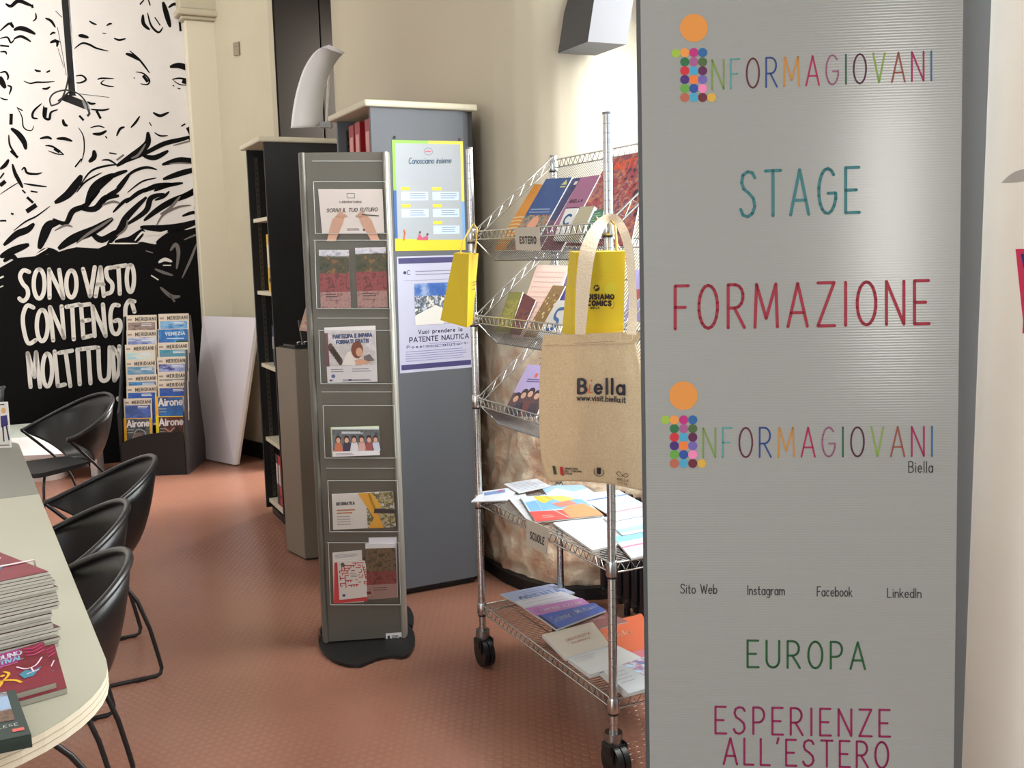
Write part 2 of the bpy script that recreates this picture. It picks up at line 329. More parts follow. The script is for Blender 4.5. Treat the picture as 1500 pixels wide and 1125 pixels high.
# black lower field
top = [(-60, 420), (-60, 400), (0, 392), (16, 383), (24, 378), (53, 375), (80, 371), (98, 365), (112, 362), (144, 364), (160, 357), (187, 359), (208, 354), (227, 358), (245, 349), (262, 340), (283, 334), (299, 330), (303.5, 352)]
S.poly(top + [(306, 430), (309.5, 560), (311, 700), (-60, 740)], K, 0)
ms1 = [([(75,165),(110,155),(150,165),(195,188)],22),([(75,215),(110,200),(140,210),(170,230)],13),([(0,212),(40,205),(60,235),(80,215)],9),([(0,250),(50,255)],11),([(0,170),(50,130),(72,150),(60,120)],12),([(30,20),(60,34),(100,5),(150,22),(180,35)],18),([(175,25),(180,45)],14),([(195,70),(198,100),(180,118)],8),([(248,100),(280,115),(305,152)],12),([(275,192),(290,180),(305,182)],9),([(275,235),(300,226),(328,230)],14),([(300,215),(315,235),(312,258)],12),([(190,382),(205,390),(225,391)],10),([(255,398),(275,388)],10),([(130,445),(165,458),(200,452),(240,452),(300,448)],8),([(232,486),(255,488),(277,476)],10),
([(0,400),(30,395),(45,420),(40,440)],10),([(0,420),(10,450),(30,485)],26),([(40,470),(62,480),(50,520)],9),([(0,535),(20,545),(45,548)],7),([(0,285),(30,285),(35,300)],8),
([(430,195),(455,198),(487,207)],17),([(408,268),(450,238),(490,245),(530,265),(595,281)],10),([(490,115),(510,128),(532,136)],9),([(585,142),(600,132),(615,130)],9),([(563,182),(582,185)],5),([(625,210),(655,220),(690,212)],10),([(412,418),(450,415),(472,438),(440,455),(412,453)],9),([(535,437),(560,430),(627,432)],8),([(575,438),(555,458),(590,472),(627,476)],7),([(690,295),(730,308),(768,332)],17),([(712,278),(760,322),(795,365),(822,402)],9),([(745,395),(790,405),(820,440),(810,464),(770,460)],8),([(785,415),(812,450)],18),([(735,425),(740,432)],6),
([(933,368),(980,360),(1030,375),(1080,408)],27),([(945,437),(985,430),(1030,440),(1050,464)],9),([(950,440),(990,465),(1045,467)],5),([(1000,447),(1032,455)],22),([(948,468),(957,474)],6),([(975,484),(992,489)],6),([(840,618),(880,636),(928,616)],14),([(848,728),(880,746),(922,745)],8),([(820,672),(832,692)],6),([(995,694),(1018,680)],9),
([(785,80),(788,130),(822,164)],17),([(810,70),(830,140),(870,178),(895,150)],10),([(895,10),(915,80),(935,150)],24),([(925,42),(960,22),(995,42)],14),([(985,100),(992,172)],13),([(1018,80),(1038,130),(1028,168)],9),([(768,25),(790,0)],9),([(850,95),(880,140)],7),([(815,0),(825,30)],8),
([(240,580),(240,640),(270,655),(280,618),(318,602)],12),([(252,590),(246,645)],20),([(230,568),(185,610),(180,645),(208,652)],11),([(92,588),(120,640),(130,700),(170,718),(187,690)],6),([(94,592),(125,608)],7),([(62,625),(60,685)],20),
([(60,705),(100,735),(132,780),(142,822)],26),([(48,740),(55,800),(90,850)],9),([(58,828),(98,866)],16),([(68,900),(82,950),(108,1000),(125,1032)],18),([(122,1043),(140,1062)],10),([(148,1083),(182,1114)],16),([(218,762),(260,754),(285,765)],13),([(310,762),(355,762),(398,776)],15),([(248,800),(290,806),(352,850)],9),([(265,828),(310,845),(350,850)],6),([(298,815),(328,835)],20),([(118,935),(135,922),(150,950),(200,956),(232,948)],11),([(130,1008),(190,1018),(258,1026)],9),([(168,1050),(206,1056)],9),([(430,700),(458,750),(462,830),(445,895)],6),([(448,872),(412,918)],10),([(345,655),(353,682),(372,692)],15),([(435,635),(460,662)],13),
([(495,702),(540,692),(575,702)],7),([(508,735),(550,736),(586,718)],15),([(578,748),(588,760)],8),([(640,748),(660,708),(685,698)],12),([(718,702),(745,672),(768,638)],11),([(600,840),(640,846)],8),([(515,825),(517,862),(488,890)],24),([(558,880),(600,880),(645,908)],9),([(498,600),(560,606),(602,598)],9),([(530,608),(553,652)],15),([(480,558),(500,570),(525,568)],11),([(430,515),(600,535)],3),([(305,60),(340,95)],4),([(318,265),(350,370)],3),([(0,930),(30,905),(48,875)],18),([(0,1020),(30,995)],24),([(0,980),(22,950)],10),
([(300,1115),(370,1070),(420,1010),(448,962)],38),([(475,1135),(510,1050),(560,1000),(628,958)],46),([(440,1020),(500,940),(590,910),(660,905)],10),([(540,1135),(590,1080),(650,1040),(712,960)],22),([(640,912),(720,860),(780,820),(812,780),(812,725)],34),([(690,890),(800,840),(900,790),(1000,765),(1092,738)],22),([(1030,722),(1098,688)],44),([(1040,770),(1098,745)],30),([(785,855),(850,866),(925,828)],24),([(890,905),(980,880),(1060,882),(1104,842)],28),([(640,1030),(720,950),(800,920),(862,932)],14),([(780,1055),(860,1022),(965,1012)],24),([(895,985),(1000,950),(1108,922)],26),([(930,1110),(1050,1060),(1112,1005)],28),([(690,1115),(760,1060),(835,1028)],20),([(850,1100),(900,1080),(930,1050)],14)]
for pts, wd in ms1: S.stroke([c1(*p) for p in pts], wd * 1.22 / 3.75, K, 1, taper=True, sm=True)
ms2 = [([(20,410),(90,350),(150,325),(188,290)],32),([(0,475),(70,440),(160,405)],34),([(75,330),(140,280),(200,250),(275,195)],8),([(145,225),(200,188)],28),([(215,430),(240,360),(270,300),(325,285)],44),([(290,265),(360,290),(400,222),(470,190),(548,108)],26),([(320,430),(400,375),(520,325),(620,262)],42),([(430,205),(520,210),(580,150),(655,138)],30),([(590,410),(660,320),(700,250),(805,145)],32),([(630,395),(720,385),(790,325)],44),([(690,300),(800,222),(830,150),(905,128)],26),([(790,275),(870,212),(960,160),(1065,118)],28),([(770,310),(900,318),(1000,306),(1115,268)],36),([(845,112),(920,82),(1005,68)],18),([(1080,215),(1116,140)],40),([(0,130),(60,90),(110,60)],5),([(60,235),(75,240)],12),([(0,275),(35,275)],11),([(500,340),(560,380),(640,330)],30),([(200,470),(260,440),(330,460)],30),([(860,400),(960,350),(1060,345)],40),([(1000,250),(1060,230),(1110,235)],16),([(620,230),(680,170),(720,150)],16),([(20,500),(60,470),(95,490)],26),([(560,60),(640,20),(700,0)],20),([(420,120),(470,60),(560,10)],9),([(700,120),(780,60),(860,40)],8)]
for pts, wd in ms2: S.stroke([c2(*p) for p in pts], wd * 1.22 / 3.75, K, 1, taper=True, sm=True)
for pts, wd in [([(420,400),(480,350),(560,300),(620,260)],16),([(860,300),(900,240),(980,200),(1050,190)],14),([(300,330),(360,300),(400,310)],12),([(880,240),(930,210),(990,140)],18),([(640,360),(690,320),(700,270)],12),([(560,190),(620,170),(660,180)],14)]:
    S.stroke([c2(*p) for p in pts], wd / 3.75, KG, 2, taper=True, sm=True)
for pts, wd in [([(720,870),(760,850),(800,790)],14),([(950,800),(1040,775),(1085,760)],10),([(930,900),(990,895),(1060,900)],8),([(640,880),(680,850)],14)]:
    S.stroke([c1(*p) for p in pts], wd / 3.75, KG, 2, taper=True, sm=True)
# small face emerging from the black
for pts, wd, c in [([(870,505),(905,488),(945,500)],20,WT),([(850,540),(900,560),(950,575)],16,KG),([(935,440),(965,405),(980,450),(970,540)],22,KG),([(1000,590),(1050,480),(1080,400)],14,KG),([(880,640),(940,690),(990,690)],22,KG),([(830,575),(870,600)],9,WT),([(895,520),(940,520)],8,WT),([(800,440),(840,452)],8,KG),([(930,680),(960,720)],14,KG),([(1010,380),(1100,350),(1120,420)],12,KG),([(820,350),(880,345),(920,330)],14,WT),([(600,400),(680,400),(760,400)],8,WT),([(200,462),(260,425)],9,WT),([(740,385),(780,340),(800,350)],12,WT),([(0,590),(20,580)],12,WT),([(0,640),(18,632)],8,WT)]:
    S.stroke([c2(*p) for p in pts], wd / 3.75, c, 3, taper=True, sm=True)
def el(cx, cy, rx, ry, k=14): return [(cx + rx * math.sin(i * 2 * math.pi / k), cy - ry * math.cos(i * 2 * math.pi / k)) for i in range(k + 1)]
L2 = [[(160,556),(128,548),(110,580),(125,620),(150,650),(152,690),(128,716),(106,702)], el(215,622,30,80), [(272,698),(270,542)], [(270,545),(347,700)], [(347,700),(325,545)], el(392,622,28,74),
      [(456,540),(495,690)], [(495,690),(520,530)], [(525,690),(552,530)], [(552,530),(570,688)], [(535,625),(568,625)], [(612,532),(584,542),(590,590),(616,622),(612,664),(586,676)], [(625,530),(692,520)], [(650,528),(658,676)], el(716,592,20,74),
      [(183,752),(148,742),(126,800),(132,880),(156,948),(196,930)], el(232,850,30,86), [(292,932),(274,750)], [(276,750),(352,918)], [(352,918),(338,745)], [(365,748),(436,735)], [(396,742),(405,926)], [(445,740),(458,918)], [(445,740),(492,733)], [(452,826),(490,820)], [(458,918),(502,906)], [(520,908),(508,745)], [(508,745),(580,908)], [(580,908),(565,735)], [(652,740),(620,742),(606,800),(616,880),(644,896),(662,860),(655,822),(630,826)], [(688,810),(690,750),(708,716),(722,722),(738,775)], [(715,715),(738,718)]]
L3 = [[(168,475),(152,290)], [(152,290),(190,420)], [(190,420),(198,285)], [(198,285),(220,475)], el(260,382,26,90), [(300,280),(318,470)], [(318,470),(356,462)], [(325,288),(396,276)], [(360,282),(386,470)], [(425,270),(438,460)], [(440,268),(526,258)], [(485,264),(497,455)], [(540,260),(546,400),(562,440),(590,432),(600,390),(602,258)], [(618,258),(628,440)], [(618,258),(652,310),(652,390),(628,440)], [(655,252),(664,380)], [(604,545),(612,550)], [(648,538),(652,545)]]
for l in L2: S.stroke([c2(*p) for p in l], 6.2, WT, 4, sm=len(l) > 2)
for l in L3: S.stroke([c3(*p) for p in l], 6.2, WT, 4, sm=len(l) > 2)
o = mb.build('mural_paint', parent=wall_back)
# pilaster in the far corner, splayed reveal of the far window
mb = MB()
PIL = mt((218, 211, 188), .7); mb.ebox(7.93, EW, 1.275, 1.62, 0, 3.30, PIL); struct(mb.build('trim_1', bev=.01))
mb = MB(); mb.ebox(7.90, EW, 1.245, 1.62, 3.30, 3.325, CREAM); mb.ebox(7.87, EW, 1.215, 1.62, 3.325, 3.37, CREAM); mb.ebox(7.89, EW, 1.235, 1.62, 3.37, 4.1, CREAM); struct(mb.build('trim_2', bev=.012))
mb = MB()
mb.prism([EN(*q) for q in [(8.05, 1.47), (7.92, 1.49), (7.2, 1.72), (7.12, 1.80), (7.12, 3.2), (8.05, 3.2)]], .0, 4.2, CREAM); wr = struct(mb.build('wall_right_far'))
mb = MB(); mb.prism([EN(*q) for q in [(7.93, 1.465), (7.19, 1.70), (7.105, 1.79), (7.12, 1.81), (7.93, 1.50)]], 0, .12, BLACKPAINT); struct(mb.build('baseboard_far', bev=.003))
# ---- middle pier, its plaster broken near the floor
def rough_pier():
    path = [(6.5, 2.7), (6.5, 2.0), (6.45, 1.95), (5.9, 1.945), (5.3, 1.94), (4.9, 1.935), (4.5, 1.93), (4.22, 1.93), (4.03, 1.935), (3.88, 1.96), (3.77, 2.005), (3.70, 2.06), (3.655, 2.13), (3.625, 2.21), (3.60, 2.35), (3.58, 2.5), (3.565, 2.64), (3.56, 2.8)]
    # resample finely
    P = []
    for i in range(len(path) - 1):
        a, b = path[i], path[i + 1]; L = math.dist(a, b); k = max(1, int(L / (.02 if a[0] < 4.7 else .2)))
        for j in range(k): P.append((a[0] + (b[0] - a[0]) * j / k, a[1] + (b[1] - a[1]) * j / k))
    P.append(path[-1]); zs = [.05 + .022 * i for i in range(62)] + [1.5, 1.8, 2.2, 2.8, 3.4, 4.2]
    vs = []; n = len(P)
    for z in zs:
        for i, (e, nn) in enumerate(P):
            a = P[max(0, i - 1)]; b = P[min(n - 1, i + 1)]; d = V((b[0] - a[0], b[1] - a[1], 0)); d.normalize(); out = V((-d.y, d.x, 0)); 
            if out.dot(V((0 if e > 4.3 else -1, -1, 0))) < 0: out = -out
            q = EN(e, nn, z)
            lim = 1.15 + .35 * noise.noise(V((e * 3, nn * 3, 1.3)))
            k = max(0, min(1, (lim - z) / .35)) if e < 4.6 else 0
            dd = k * (.018 * noise.noise(q * 9) + .018 * noise.noise(q * 20) + .006 * noise.noise(q * 50) - .006)
            if z < .35 and e < 4.6: dd -= .02 * (1 - z / .35) ** 1.5
            w_ = EN(e + out.x * dd, nn + out.y * dd, z); vs.append(w_)
    fs = [(j * n + i, j * n + i + 1, (j + 1) * n + i + 1, (j + 1) * n + i) for j in range(len(zs) - 1) for i in range(n - 1)]
    m = bpy.data.materials.new('worn_plaster'); m.use_nodes = True; nt = m.node_tree; b = nt.nodes['Principled BSDF']
    tc = nt.nodes.new('ShaderNodeTexCoord'); sp = nt.nodes.new('ShaderNodeSeparateXYZ'); n1 = nt.nodes.new('ShaderNodeTexNoise'); n1.inputs['Scale'].default_value = 3; n1.inputs['Detail'].default_value = 6
    ad = nt.nodes.new('ShaderNodeMath'); ad.operation = 'MULTIPLY_ADD'; ad.inputs[1].default_value = -1.0
    mr = nt.nodes.new('ShaderNodeMapRange'); mr.inputs['From Min'].default_value = .35; mr.inputs['From Max'].default_value = .75; mr.inputs['To Min'].default_value = 1; mr.inputs['To Max'].default_value = 0
    n2 = nt.nodes.new('ShaderNodeTexNoise'); n2.inputs['Scale'].default_value = 11; n2.inputs['Detail'].default_value = 8
    r = nt.nodes.new('ShaderNodeValToRGB'); r.color_ramp.elements[0].position = .35; r.color_ramp.elements[0].color = lin((206, 164, 134)) + (1,); r.color_ramp.elements[1].position = .62; r.color_ramp.elements[1].color = lin((236, 220, 194)) + (1,)
    x = nt.nodes.new('ShaderNodeMix'); x.data_type = 'RGBA'; x.inputs[6].default_value = lin((192, 184, 164)) + (1,)
    nt.links.new(tc.outputs['Object'], sp.inputs[0]); nt.links.new(tc.outputs['Object'], n1.inputs['Vector']); nt.links.new(tc.outputs['Object'], n2.inputs['Vector'])
    nt.links.new(n1.outputs['Fac'], ad.inputs[0]); nt.links.new(sp.outputs['Z'], ad.inputs[2]); nt.links.new(ad.outputs[0], mr.inputs['Value'])
    nt.links.new(n2.outputs['Fac'], r.inputs[0]); nt.links.new(mr.outputs[0], x.inputs[0]); nt.links.new(r.outputs[0], x.inputs[7]); nt.links.new(x.outputs[2], b.inputs['Base Color'])
    rr = nt.nodes.new('ShaderNodeMapRange'); rr.inputs['To Min'].default_value = .75; rr.inputs['To Max'].default_value = .28; nt.links.new(mr.outputs[0], rr.inputs['Value']); nt.links.new(rr.outputs[0], b.inputs['Roughness'])
    bp = nt.nodes.new('ShaderNodeBump'); bp.inputs['Distance'].default_value = .03; bp.inputs['Strength'].default_value = .9
    mu = nt.nodes.new('ShaderNodeMath'); mu.operation = 'MULTIPLY'; nt.links.new(n2.outputs['Fac'], mu.inputs[0]); nt.links.new(mr.outputs[0], mu.inputs[1]); nt.links.new(mu.outputs[0], bp.inputs['Height']); nt.links.new(bp.outputs[0], b.inputs['Normal'])
    mb = MB(); mb.add(vs, fs, m, True)
    o = struct(mb.build('wall_right_middle'))
    mb = MB(); q = [(6.5, 2.6), (6.5, 1.99), (4.6, 1.935), (4.05, 1.925), (3.87, 1.95), (3.75, 2.00), (3.68, 2.05), (3.635, 2.13), (3.605, 2.21), (3.57, 2.4), (3.55, 2.75)]
    mb.prism([EN(*p) for p in q], 0, .055, BLACKPAINT); struct(mb.build('baseboard_right'))
rough_pier()
# ---- window wall and windows on the right
mb = MB()
mb.ebox(1.2, 4.0, 2.72, 2.86, 0, .95, CREAM); mb.ebox(1.2, 4.0, 2.72, 2.86, 3.5, 4.2, CREAM); mb.ebox(1.2, 1.75, 2.72, 2.86, .95, 3.5, CREAM); mb.ebox(3.52, 4.0, 2.72, 2.86, .95, 3.5, CREAM)
mb.ebox(6.3, 7.3, 2.60, 2.72, 0, .5, CREAM); mb.ebox(6.3, 7.3, 2.60, 2.72, 3.5, 4.2, CREAM); struct(mb.build('wall_right_window'))
def window(name, e0, e1, n, z0, z1, bars):
    root = bpy.data.objects.new(name, None); COL.objects.link(root); root.location = EN((e0 + e1) / 2, n, z0); BASE[root.name] = root.location.copy(); root['kind'] = 'structure'
    fm = mt((60, 60, 62), .5)
    mb = MB(); t = .05
    mb.ebox(e0, e1, n, n + .05, z0, z0 + t, fm); mb.ebox(e0, e1, n, n + .05, z1 - t, z1, fm)
    for i in range(bars + 1):
        e = e0 + (e1 - e0 - t) * i / bars; mb.ebox(e, e + t, n, n + .05, z0 + t, z1 - t, fm)
    mb.ebox(e0 + t, e1 - t, n + .005, n + .045, z0 + (z1 - z0) * .62, z0 + (z1 - z0) * .62 + t, fm)
    mb.build('window_frame', parent=root)
    mb = MB(); mb.add([EN(e0, n + .025, z0), EN(e1, n + .025, z0), EN(e1, n + .025, z1), EN(e0, n + .025, z1)], [(0, 1, 2, 3)], acrylic()); mb.build('pane', parent=root)
window('window_1', 1.75, 3.52, 2.74, .95, 3.5, 2)
window('window_2', 6.5, 7.12, 2.62, .5, 3.5, 1)
mb = MB(); mb.ebox(1.2, 4.0, 2.55, 2.75, .90, .95, mt((200, 195, 185), .4)); struct(mb.build('trim_3', bev=.008))
mb = MB(); mb.ebox(-3, 1.62, 2.02, 3.1, 0, 4.2, mt((242, 234, 222), .7, bump=.12, bscale=20, var=.03, vscale=4, name='cream_plaster_near')); wall_near = struct(mb.build('wall_right_near', bev=.01))

# ---- dark shutter folded against the far reveal
SP = EN(7.08, 1.75, 0); SN = -eV
root = thing('window_shutter', 'tall dark brown shutter standing open in the far window recess, above the left bookcase', 'shutter', EN(7.08, 1.95, 1.0))
mb = MB(); BR = mt((24, 21, 18), .8, name='dark_brown_paint'); BR.node_tree.nodes['Principled BSDF'].inputs['Specular IOR Level'].default_value = .05
a = hit(404, 100, SP, SN); b = hit(470, 100, SP, SN)
def en_n(P): return en_of(P)[1]
mb.ebox(7.06, 7.10, en_n(a), en_n(b) - .004, .0, 4.1, BR); mb.build('leaf', parent=root, bev=.004)
mb = MB(); mb.ebox(7.06, 7.10, en_n(b) + .004, 2.32, 2.86, 4.1, BR); mb.ebox(7.06, 7.10, en_n(b) + .004, en_n(b) + .11, 0, 2.86, BR); mb.ebox(7.06, 7.10, 2.27, 2.32, 0, 2.86, BR); mb.ebox(7.06, 7.10, en_n(b) + .11, 2.27, 0, 1.2, BR); mb.build('leaf', parent=root, bev=.004)
mb = MB(); mb.ebox(7.075, 7.085, en_n(b) + .10, 2.28, 1.2, 2.87, mt((96, 104, 106), .15, name='dusky_glass')); mb.build('pane', parent=root)

# ================================================================== TOTEM (banner)
BC = atY(1175, 562, 2.10)
aB = math.radians(4.85); hB = V((math.cos(aB), -math.sin(aB), 0)); backB = V((math.sin(aB), math.cos(aB), 0))
def bw(th):
    up = ZV * math.cos(th) + backB * math.sin(th); N = hB.cross(up)
    wt = (hit(1411, 0, BC, N) - hit(938, 0, BC, N)).dot(hB); wb = (hit(1397, 1125, BC, N) - hit(952, 1125, BC, N)).dot(hB); return wt - wb, up, N
lo, hi_ = -.2, .3
for _ in range(40):
    md = (lo + hi_) / 2
    if bw(md)[0] < 0: lo = md
    else: hi_ = md
if abs(bw(md)[0]) > .01: md = .05
_, bUp, bN = bw(md)
if bN.dot(CAM - BC) < 0: bN = -bN
print('BANNER tilt', math.degrees(md), bw(md)[0])
def bpx(u, v): return hit(u, v, BC, bN)
tl, tr, bl, br = bpx(938, 0), bpx(1411, 0), bpx(952, 1125), bpx(1397, 1125)
def ext(a, b, z): return a + (b - a) * ((z - a.z) / (b.z - a.z))
TL, TR, BL, BRr = ext(bl, tl, 2.34), ext(br, tr, 2.34), ext(tl, bl, .02), ext(tr, br, .02)
totem = thing('display_totem', 'tall pale grey totem panel with coloured hand lettering, in front of the wire rack', 'display', (BL + BRr) / 2 * 1)
BASE[totem.name] = totem.location.copy()
mb = MB(); PANEL = mt((149, 153, 151), .16, bump=.0, name='pale_grey_satin_panel')
# fine horizontal ribbing of the printed film
nt = PANEL.node_tree; b_ = nt.nodes['Principled BSDF']; tc = nt.nodes.new('ShaderNodeTexCoord'); wv = nt.nodes.new('ShaderNodeTexWave'); wv.bands_direction = 'Z'; wv.inputs['Scale'].default_value = 55; wv.inputs['Distortion'].default_value = .6
bp = nt.nodes.new('ShaderNodeBump'); bp.inputs['Strength'].default_value = .06; bp.inputs['Distance'].default_value = .002
nt.links.new(tc.outputs['Object'], wv.inputs[0]); nt.links.new(wv.outputs['Fac'], bp.inputs['Height']); nt.links.new(bp.outputs[0], b_.inputs['Normal'])
mb.hexa([TL, TR, BRr, BL] + [q - bN * .022 for q in (TL, TR, BRr, BL)], PANEL); mb.build('panel', parent=totem)
mb = MB(); el_ = (BL - TL); DK = mt((70, 74, 78), .45)
mb.hexa([TL - hB * .008, TL, BL, BL - hB * .008] + [q - bN * .026 for q in (TL - hB * .008, TL, BL, BL - hB * .008)], DK); mb.build('edge_profile', parent=totem)
# slate back body, upright
y0 = 2.205; q = atY(1431, 562, y0); xr = q.x; 
mb = MB(); SL2 = mt((122, 130, 136), .5, name='slate_blue_panel')
o_ = V((xr, y0, .02)); mb.obox(o_ - hB * .70, hB * .70, backB * .05, ZV * 2.4, SL2); mb.build('back_panel', parent=totem, bev=.002)
mb = MB(); o2 = V((xr - .02, y0 - .02, 0)); mb.obox(o2 - hB * .72 - backB * .06, hB * .74, backB * .22, ZV * .02, DK); mb.build('foot_plate', parent=totem, bev=.003)
mb = MB(); S = Sheet(mb, bpx, bN, .0004)
LG = [(112,142,66),(82,146,146),(92,30,52),(32,62,128),(182,128,56),(156,22,76),(140,86,118),(20,84,62),(74,22,52),(122,152,66),(134,72,62),(144,22,84),(22,94,136)]
S.text('NFORMAGIOVANI', 1043, 1365, 131, 118, 43, 2.6, LG, gap=.34)
S.text('NFORMAGIOVANI', 1030, 1366, 670, 668, 43, 2.6, LG, gap=.34)
S.disc(1016.5, 41, 20.5, (214,140,60), 1, 32); S.disc(1001, 579.5, 21, (214,140,60), 1, 32)
DC = [[(222,146,66),(176,30,116),(22,92,152)],[(30,104,60),(156,82,136),(66,96,50)],[(192,34,52),(62,156,196),(84,18,72)],[(62,30,112),(226,118,50),(104,92,168)],[(92,156,60),(26,72,150),(226,130,176)],[(172,92,72),(62,156,190),(96,22,44)]]
for (ox, oy, cx, ry) in ((930, 0, (192,227,261), (203,239,273,307,341,376)), (930, 360, (152,188,223), (671,705,738,771,805,839))):
    for r_ in range(6):
        for c_ in range(3): S.disc(ox + cx[c_] / 2.632, oy + ry[r_] / 2.632, 6.7, DC[r_][c_], 1)
    S.disc(ox + (cx[0] - 34) / 2.632, oy + (ry[0] + (3 if oy == 0 else 0)) / 2.632, 6.5, (146,182,62), 1); S.disc(ox + (cx[2] + 35) / 2.632, oy + ry[5] / 2.632, 6.5, (204,164,60), 1)
S.text('STAGE', 1085, 1258, 318, 311, 66, 4.6, (44,112,118), gap=.34)
S.text('FORMAZIONE', 989, 1360, 482, 474, 63, 4.6, (146,24,50), gap=.34)
S.text('EUROPA', 1095, 1267, 977, 980, 39, 3.2, (28,84,46), gap=.36)
S.text('ESPERIENZE', 1048, 1303, 1074, 1079, 39, 3.2, (134,28,80), gap=.36)
S.text("ALL'ESTERO", 1060, 1301, 1119, 1125, 38, 3.2, (134,28,80), gap=.34)
TK = (52,50,52)
S.text('Biella', 1331, 1366, 692, 692, 16, 1.5, TK, gap=.22)
for t_, x0, x1, yb in (('Sito Web', 997, 1050, 869), ('Instagram', 1095, 1149, 871), ('Facebook', 1197, 1248, 873), ('LinkedIn', 1300, 1349, 875)): S.text(t_, x0, x1, yb, yb + .5, 13.5, 1.4, TK, gap=.18)
mb.build('lettering', parent=totem)

# wall decals at the right edge
NP = EN(0, 2.02, 0); NN = -nV
mb = MB(); S = Sheet(mb, lambda u, v: hit(u, v, NP, NN), NN, .001)
S.poly(smooth_line([(1467, 268), (1480, 256), (1495, 249), (1530, 244), (1560, 262), (1520, 262), (1490, 267), (1467, 268)]), mt((176, 168, 160), .6), 0)
o = tag(mb.build('wall_sticker', loc=hit(1500, 268, NP, NN)), 'pale grey leaf-shaped sticker high on the cream wall at the right edge', 'sticker')
for i in range(len(o.data.vertices)): pass
mb = MB(); S = Sheet(mb, lambda u, v: hit(u, v, NP, NN), NN, .001)
S.poly([(1488, 365), (1560, 362), (1556, 500), (1498, 488), (1499, 470)], mt((206, 36, 84), .5), 0); S.poly([(1496, 372), (1550, 370), (1550, 394), (1500, 392)], mt((44, 40, 110), .5), 1)
tag(mb.build('wall_sticker', loc=hit(1510, 490, NP, NN)), 'crimson and navy sticker on the cream wall at the right edge', 'sticker')

# ================================================================== WIRE RACK
E0, N0, RD, RL_ = 3.240, 1.454, .3354, .91
def R(a, d, z): return EN(E0 - a, N0 + d, z)
rack = thing('wire_rack', 'tall chrome wire display rack on castors with three sloping trays and two flat shelves', 'rack', R(.45, .17, 0))
TT = [1.566, 1.272, .975]; FT = [.613, .203]; HH = 1.887
def caster(mb_parent, a, d):
    w1 = MB(); b0 = R(a, d, .052)
    for sgn in (-1, 1): w1.cyl(b0 + nV * .011 * sgn - nV * .009 - eV * .012, b0 + nV * .011 * sgn + nV * .009 - eV * .012, .052, BLACKPLASTIC, 24)
    w1.build('wheel', parent=mb_parent)
    w2 = MB(); w2.cyl(R(a, d, .105), R(a, d, .135), .026, mt((150, 150, 150), .3, 1), 16)
    for sgn in (-1, 1): w2.obox(R(a - .0, d, .05) + nV * (.024 * sgn) - nV * .002 - eV * .035, eV * .04, nV * .004, ZV * .06, BLACKPLASTIC)
    w2.obox(R(a, d, .075) - nV * .03 - eV * .03, eV * .05, nV * .06, ZV * .03, BLACKPLASTIC); w2.build('caster_fork', parent=mb_parent, bev=.002)
for (a, d) in ((0, 0), (RL_, 0), (0, RD), (RL_, RD)):
    mb = MB(); top_z = HH if d == 0 else HH - .02
    pts = []; z = .13
    mb.cyl(R(a, d, .12), R(a, d, top_z), .0127, CHROME, 14)
    zz = .16
    while zz < top_z - .02:      # ring grooves of the post
        mb.cyl(R(a, d, zz), R(a, d, zz + .0015), .0129, mt((140, 140, 138), .4, 1), 12); zz += .0254
    mb.cyl(R(a, d, top_z), R(a, d, top_z + .006), .0135, mt((120, 120, 122), .5), 14)
    post = mb.build('post', parent=rack)
    caster(post, a, d)
WIRE = CHROME; GRID = mt((105, 103, 100), .35, 1, name='dull_chrome_wire')
def truss(mb, P, Q, dz, n, r=.0016, up=None):
    """two parallel wires P->Q with a zigzag between; second is offset by dz vector"""
    mb.tube([P, Q], .0028, WIRE, 6); mb.tube([P + dz, Q + dz], .0028, WIRE, 6)
    pts = [P + (Q - P) * (i / (2 * n)) + (dz if i % 2 else V((0, 0, 0))) for i in range(2 * n + 1)]
    mb.tube(pts, r, WIRE, 5)
def collar(mb, a, d, z, h=.045): 
    mb.tube([R(a, d, z), R(a, d, z + .004), R(a, d, z + h - .004), R(a, d, z + h)], [.0165, .0185, .0165, .0150], WIRE, 14)
    mb.cyl(R(a, d, z - .006), R(a, d, z), .0160, BLACKPLASTIC, 14)
for t in TT:
    mb = MB(); m0 = .012
    truss(mb, R(m0, 0, t + .008), R(RL_ - m0, 0, t + .008), ZV * .027, 27)
    zb = t + .262
    truss(mb, R(m0, RD, zb), R(RL_ - m0, RD, zb), ZV * .028, 27)
    for a in (0.006, RL_ - .006): truss(mb, R(a, .014, t + .012), R(a, RD - .012, zb + .004), ZV * .03, 7)
    mb.tube([R(.005, .01, t + .006), R(.03, .075, t - .065), R(RL_ - .03, .075, t - .065), R(RL_ - .005, .01, t + .006)], .0026, WIRE, 6)
    sh = mb.build('sloping_tray', parent=rack)
    mb = MB(); 
    for (a, d) in ((0, 0), (RL_, 0), (0, RD), (RL_, RD)):
        mb = MB(); collar(mb, a, d, t if d == 0 else zb - .01); mb.build('collar', parent=sh)
    mb = MB(); k = 64
    for i in range(1, k):
        a = .03 + (RL_ - .06) * i / k
        mb.tube([R(a, .002, t + .008), R(a, .070, t - .068), R(a, .078, t - .066), R(a, RD - .003, zb)], .0013, GRID, 4, caps=False)
    for q in (.35, .7): mb.tube([R(.01, .075 + (RD - .075) * q, t - .065 + (zb - t + .065) * q - .003), R(RL_ - .01, .075 + (RD - .075) * q, t - .065 + (zb - t + .065) * q - .003)], .0024, WIRE, 5)
    mb.build('wire_grid', parent=sh, kind='stuff')
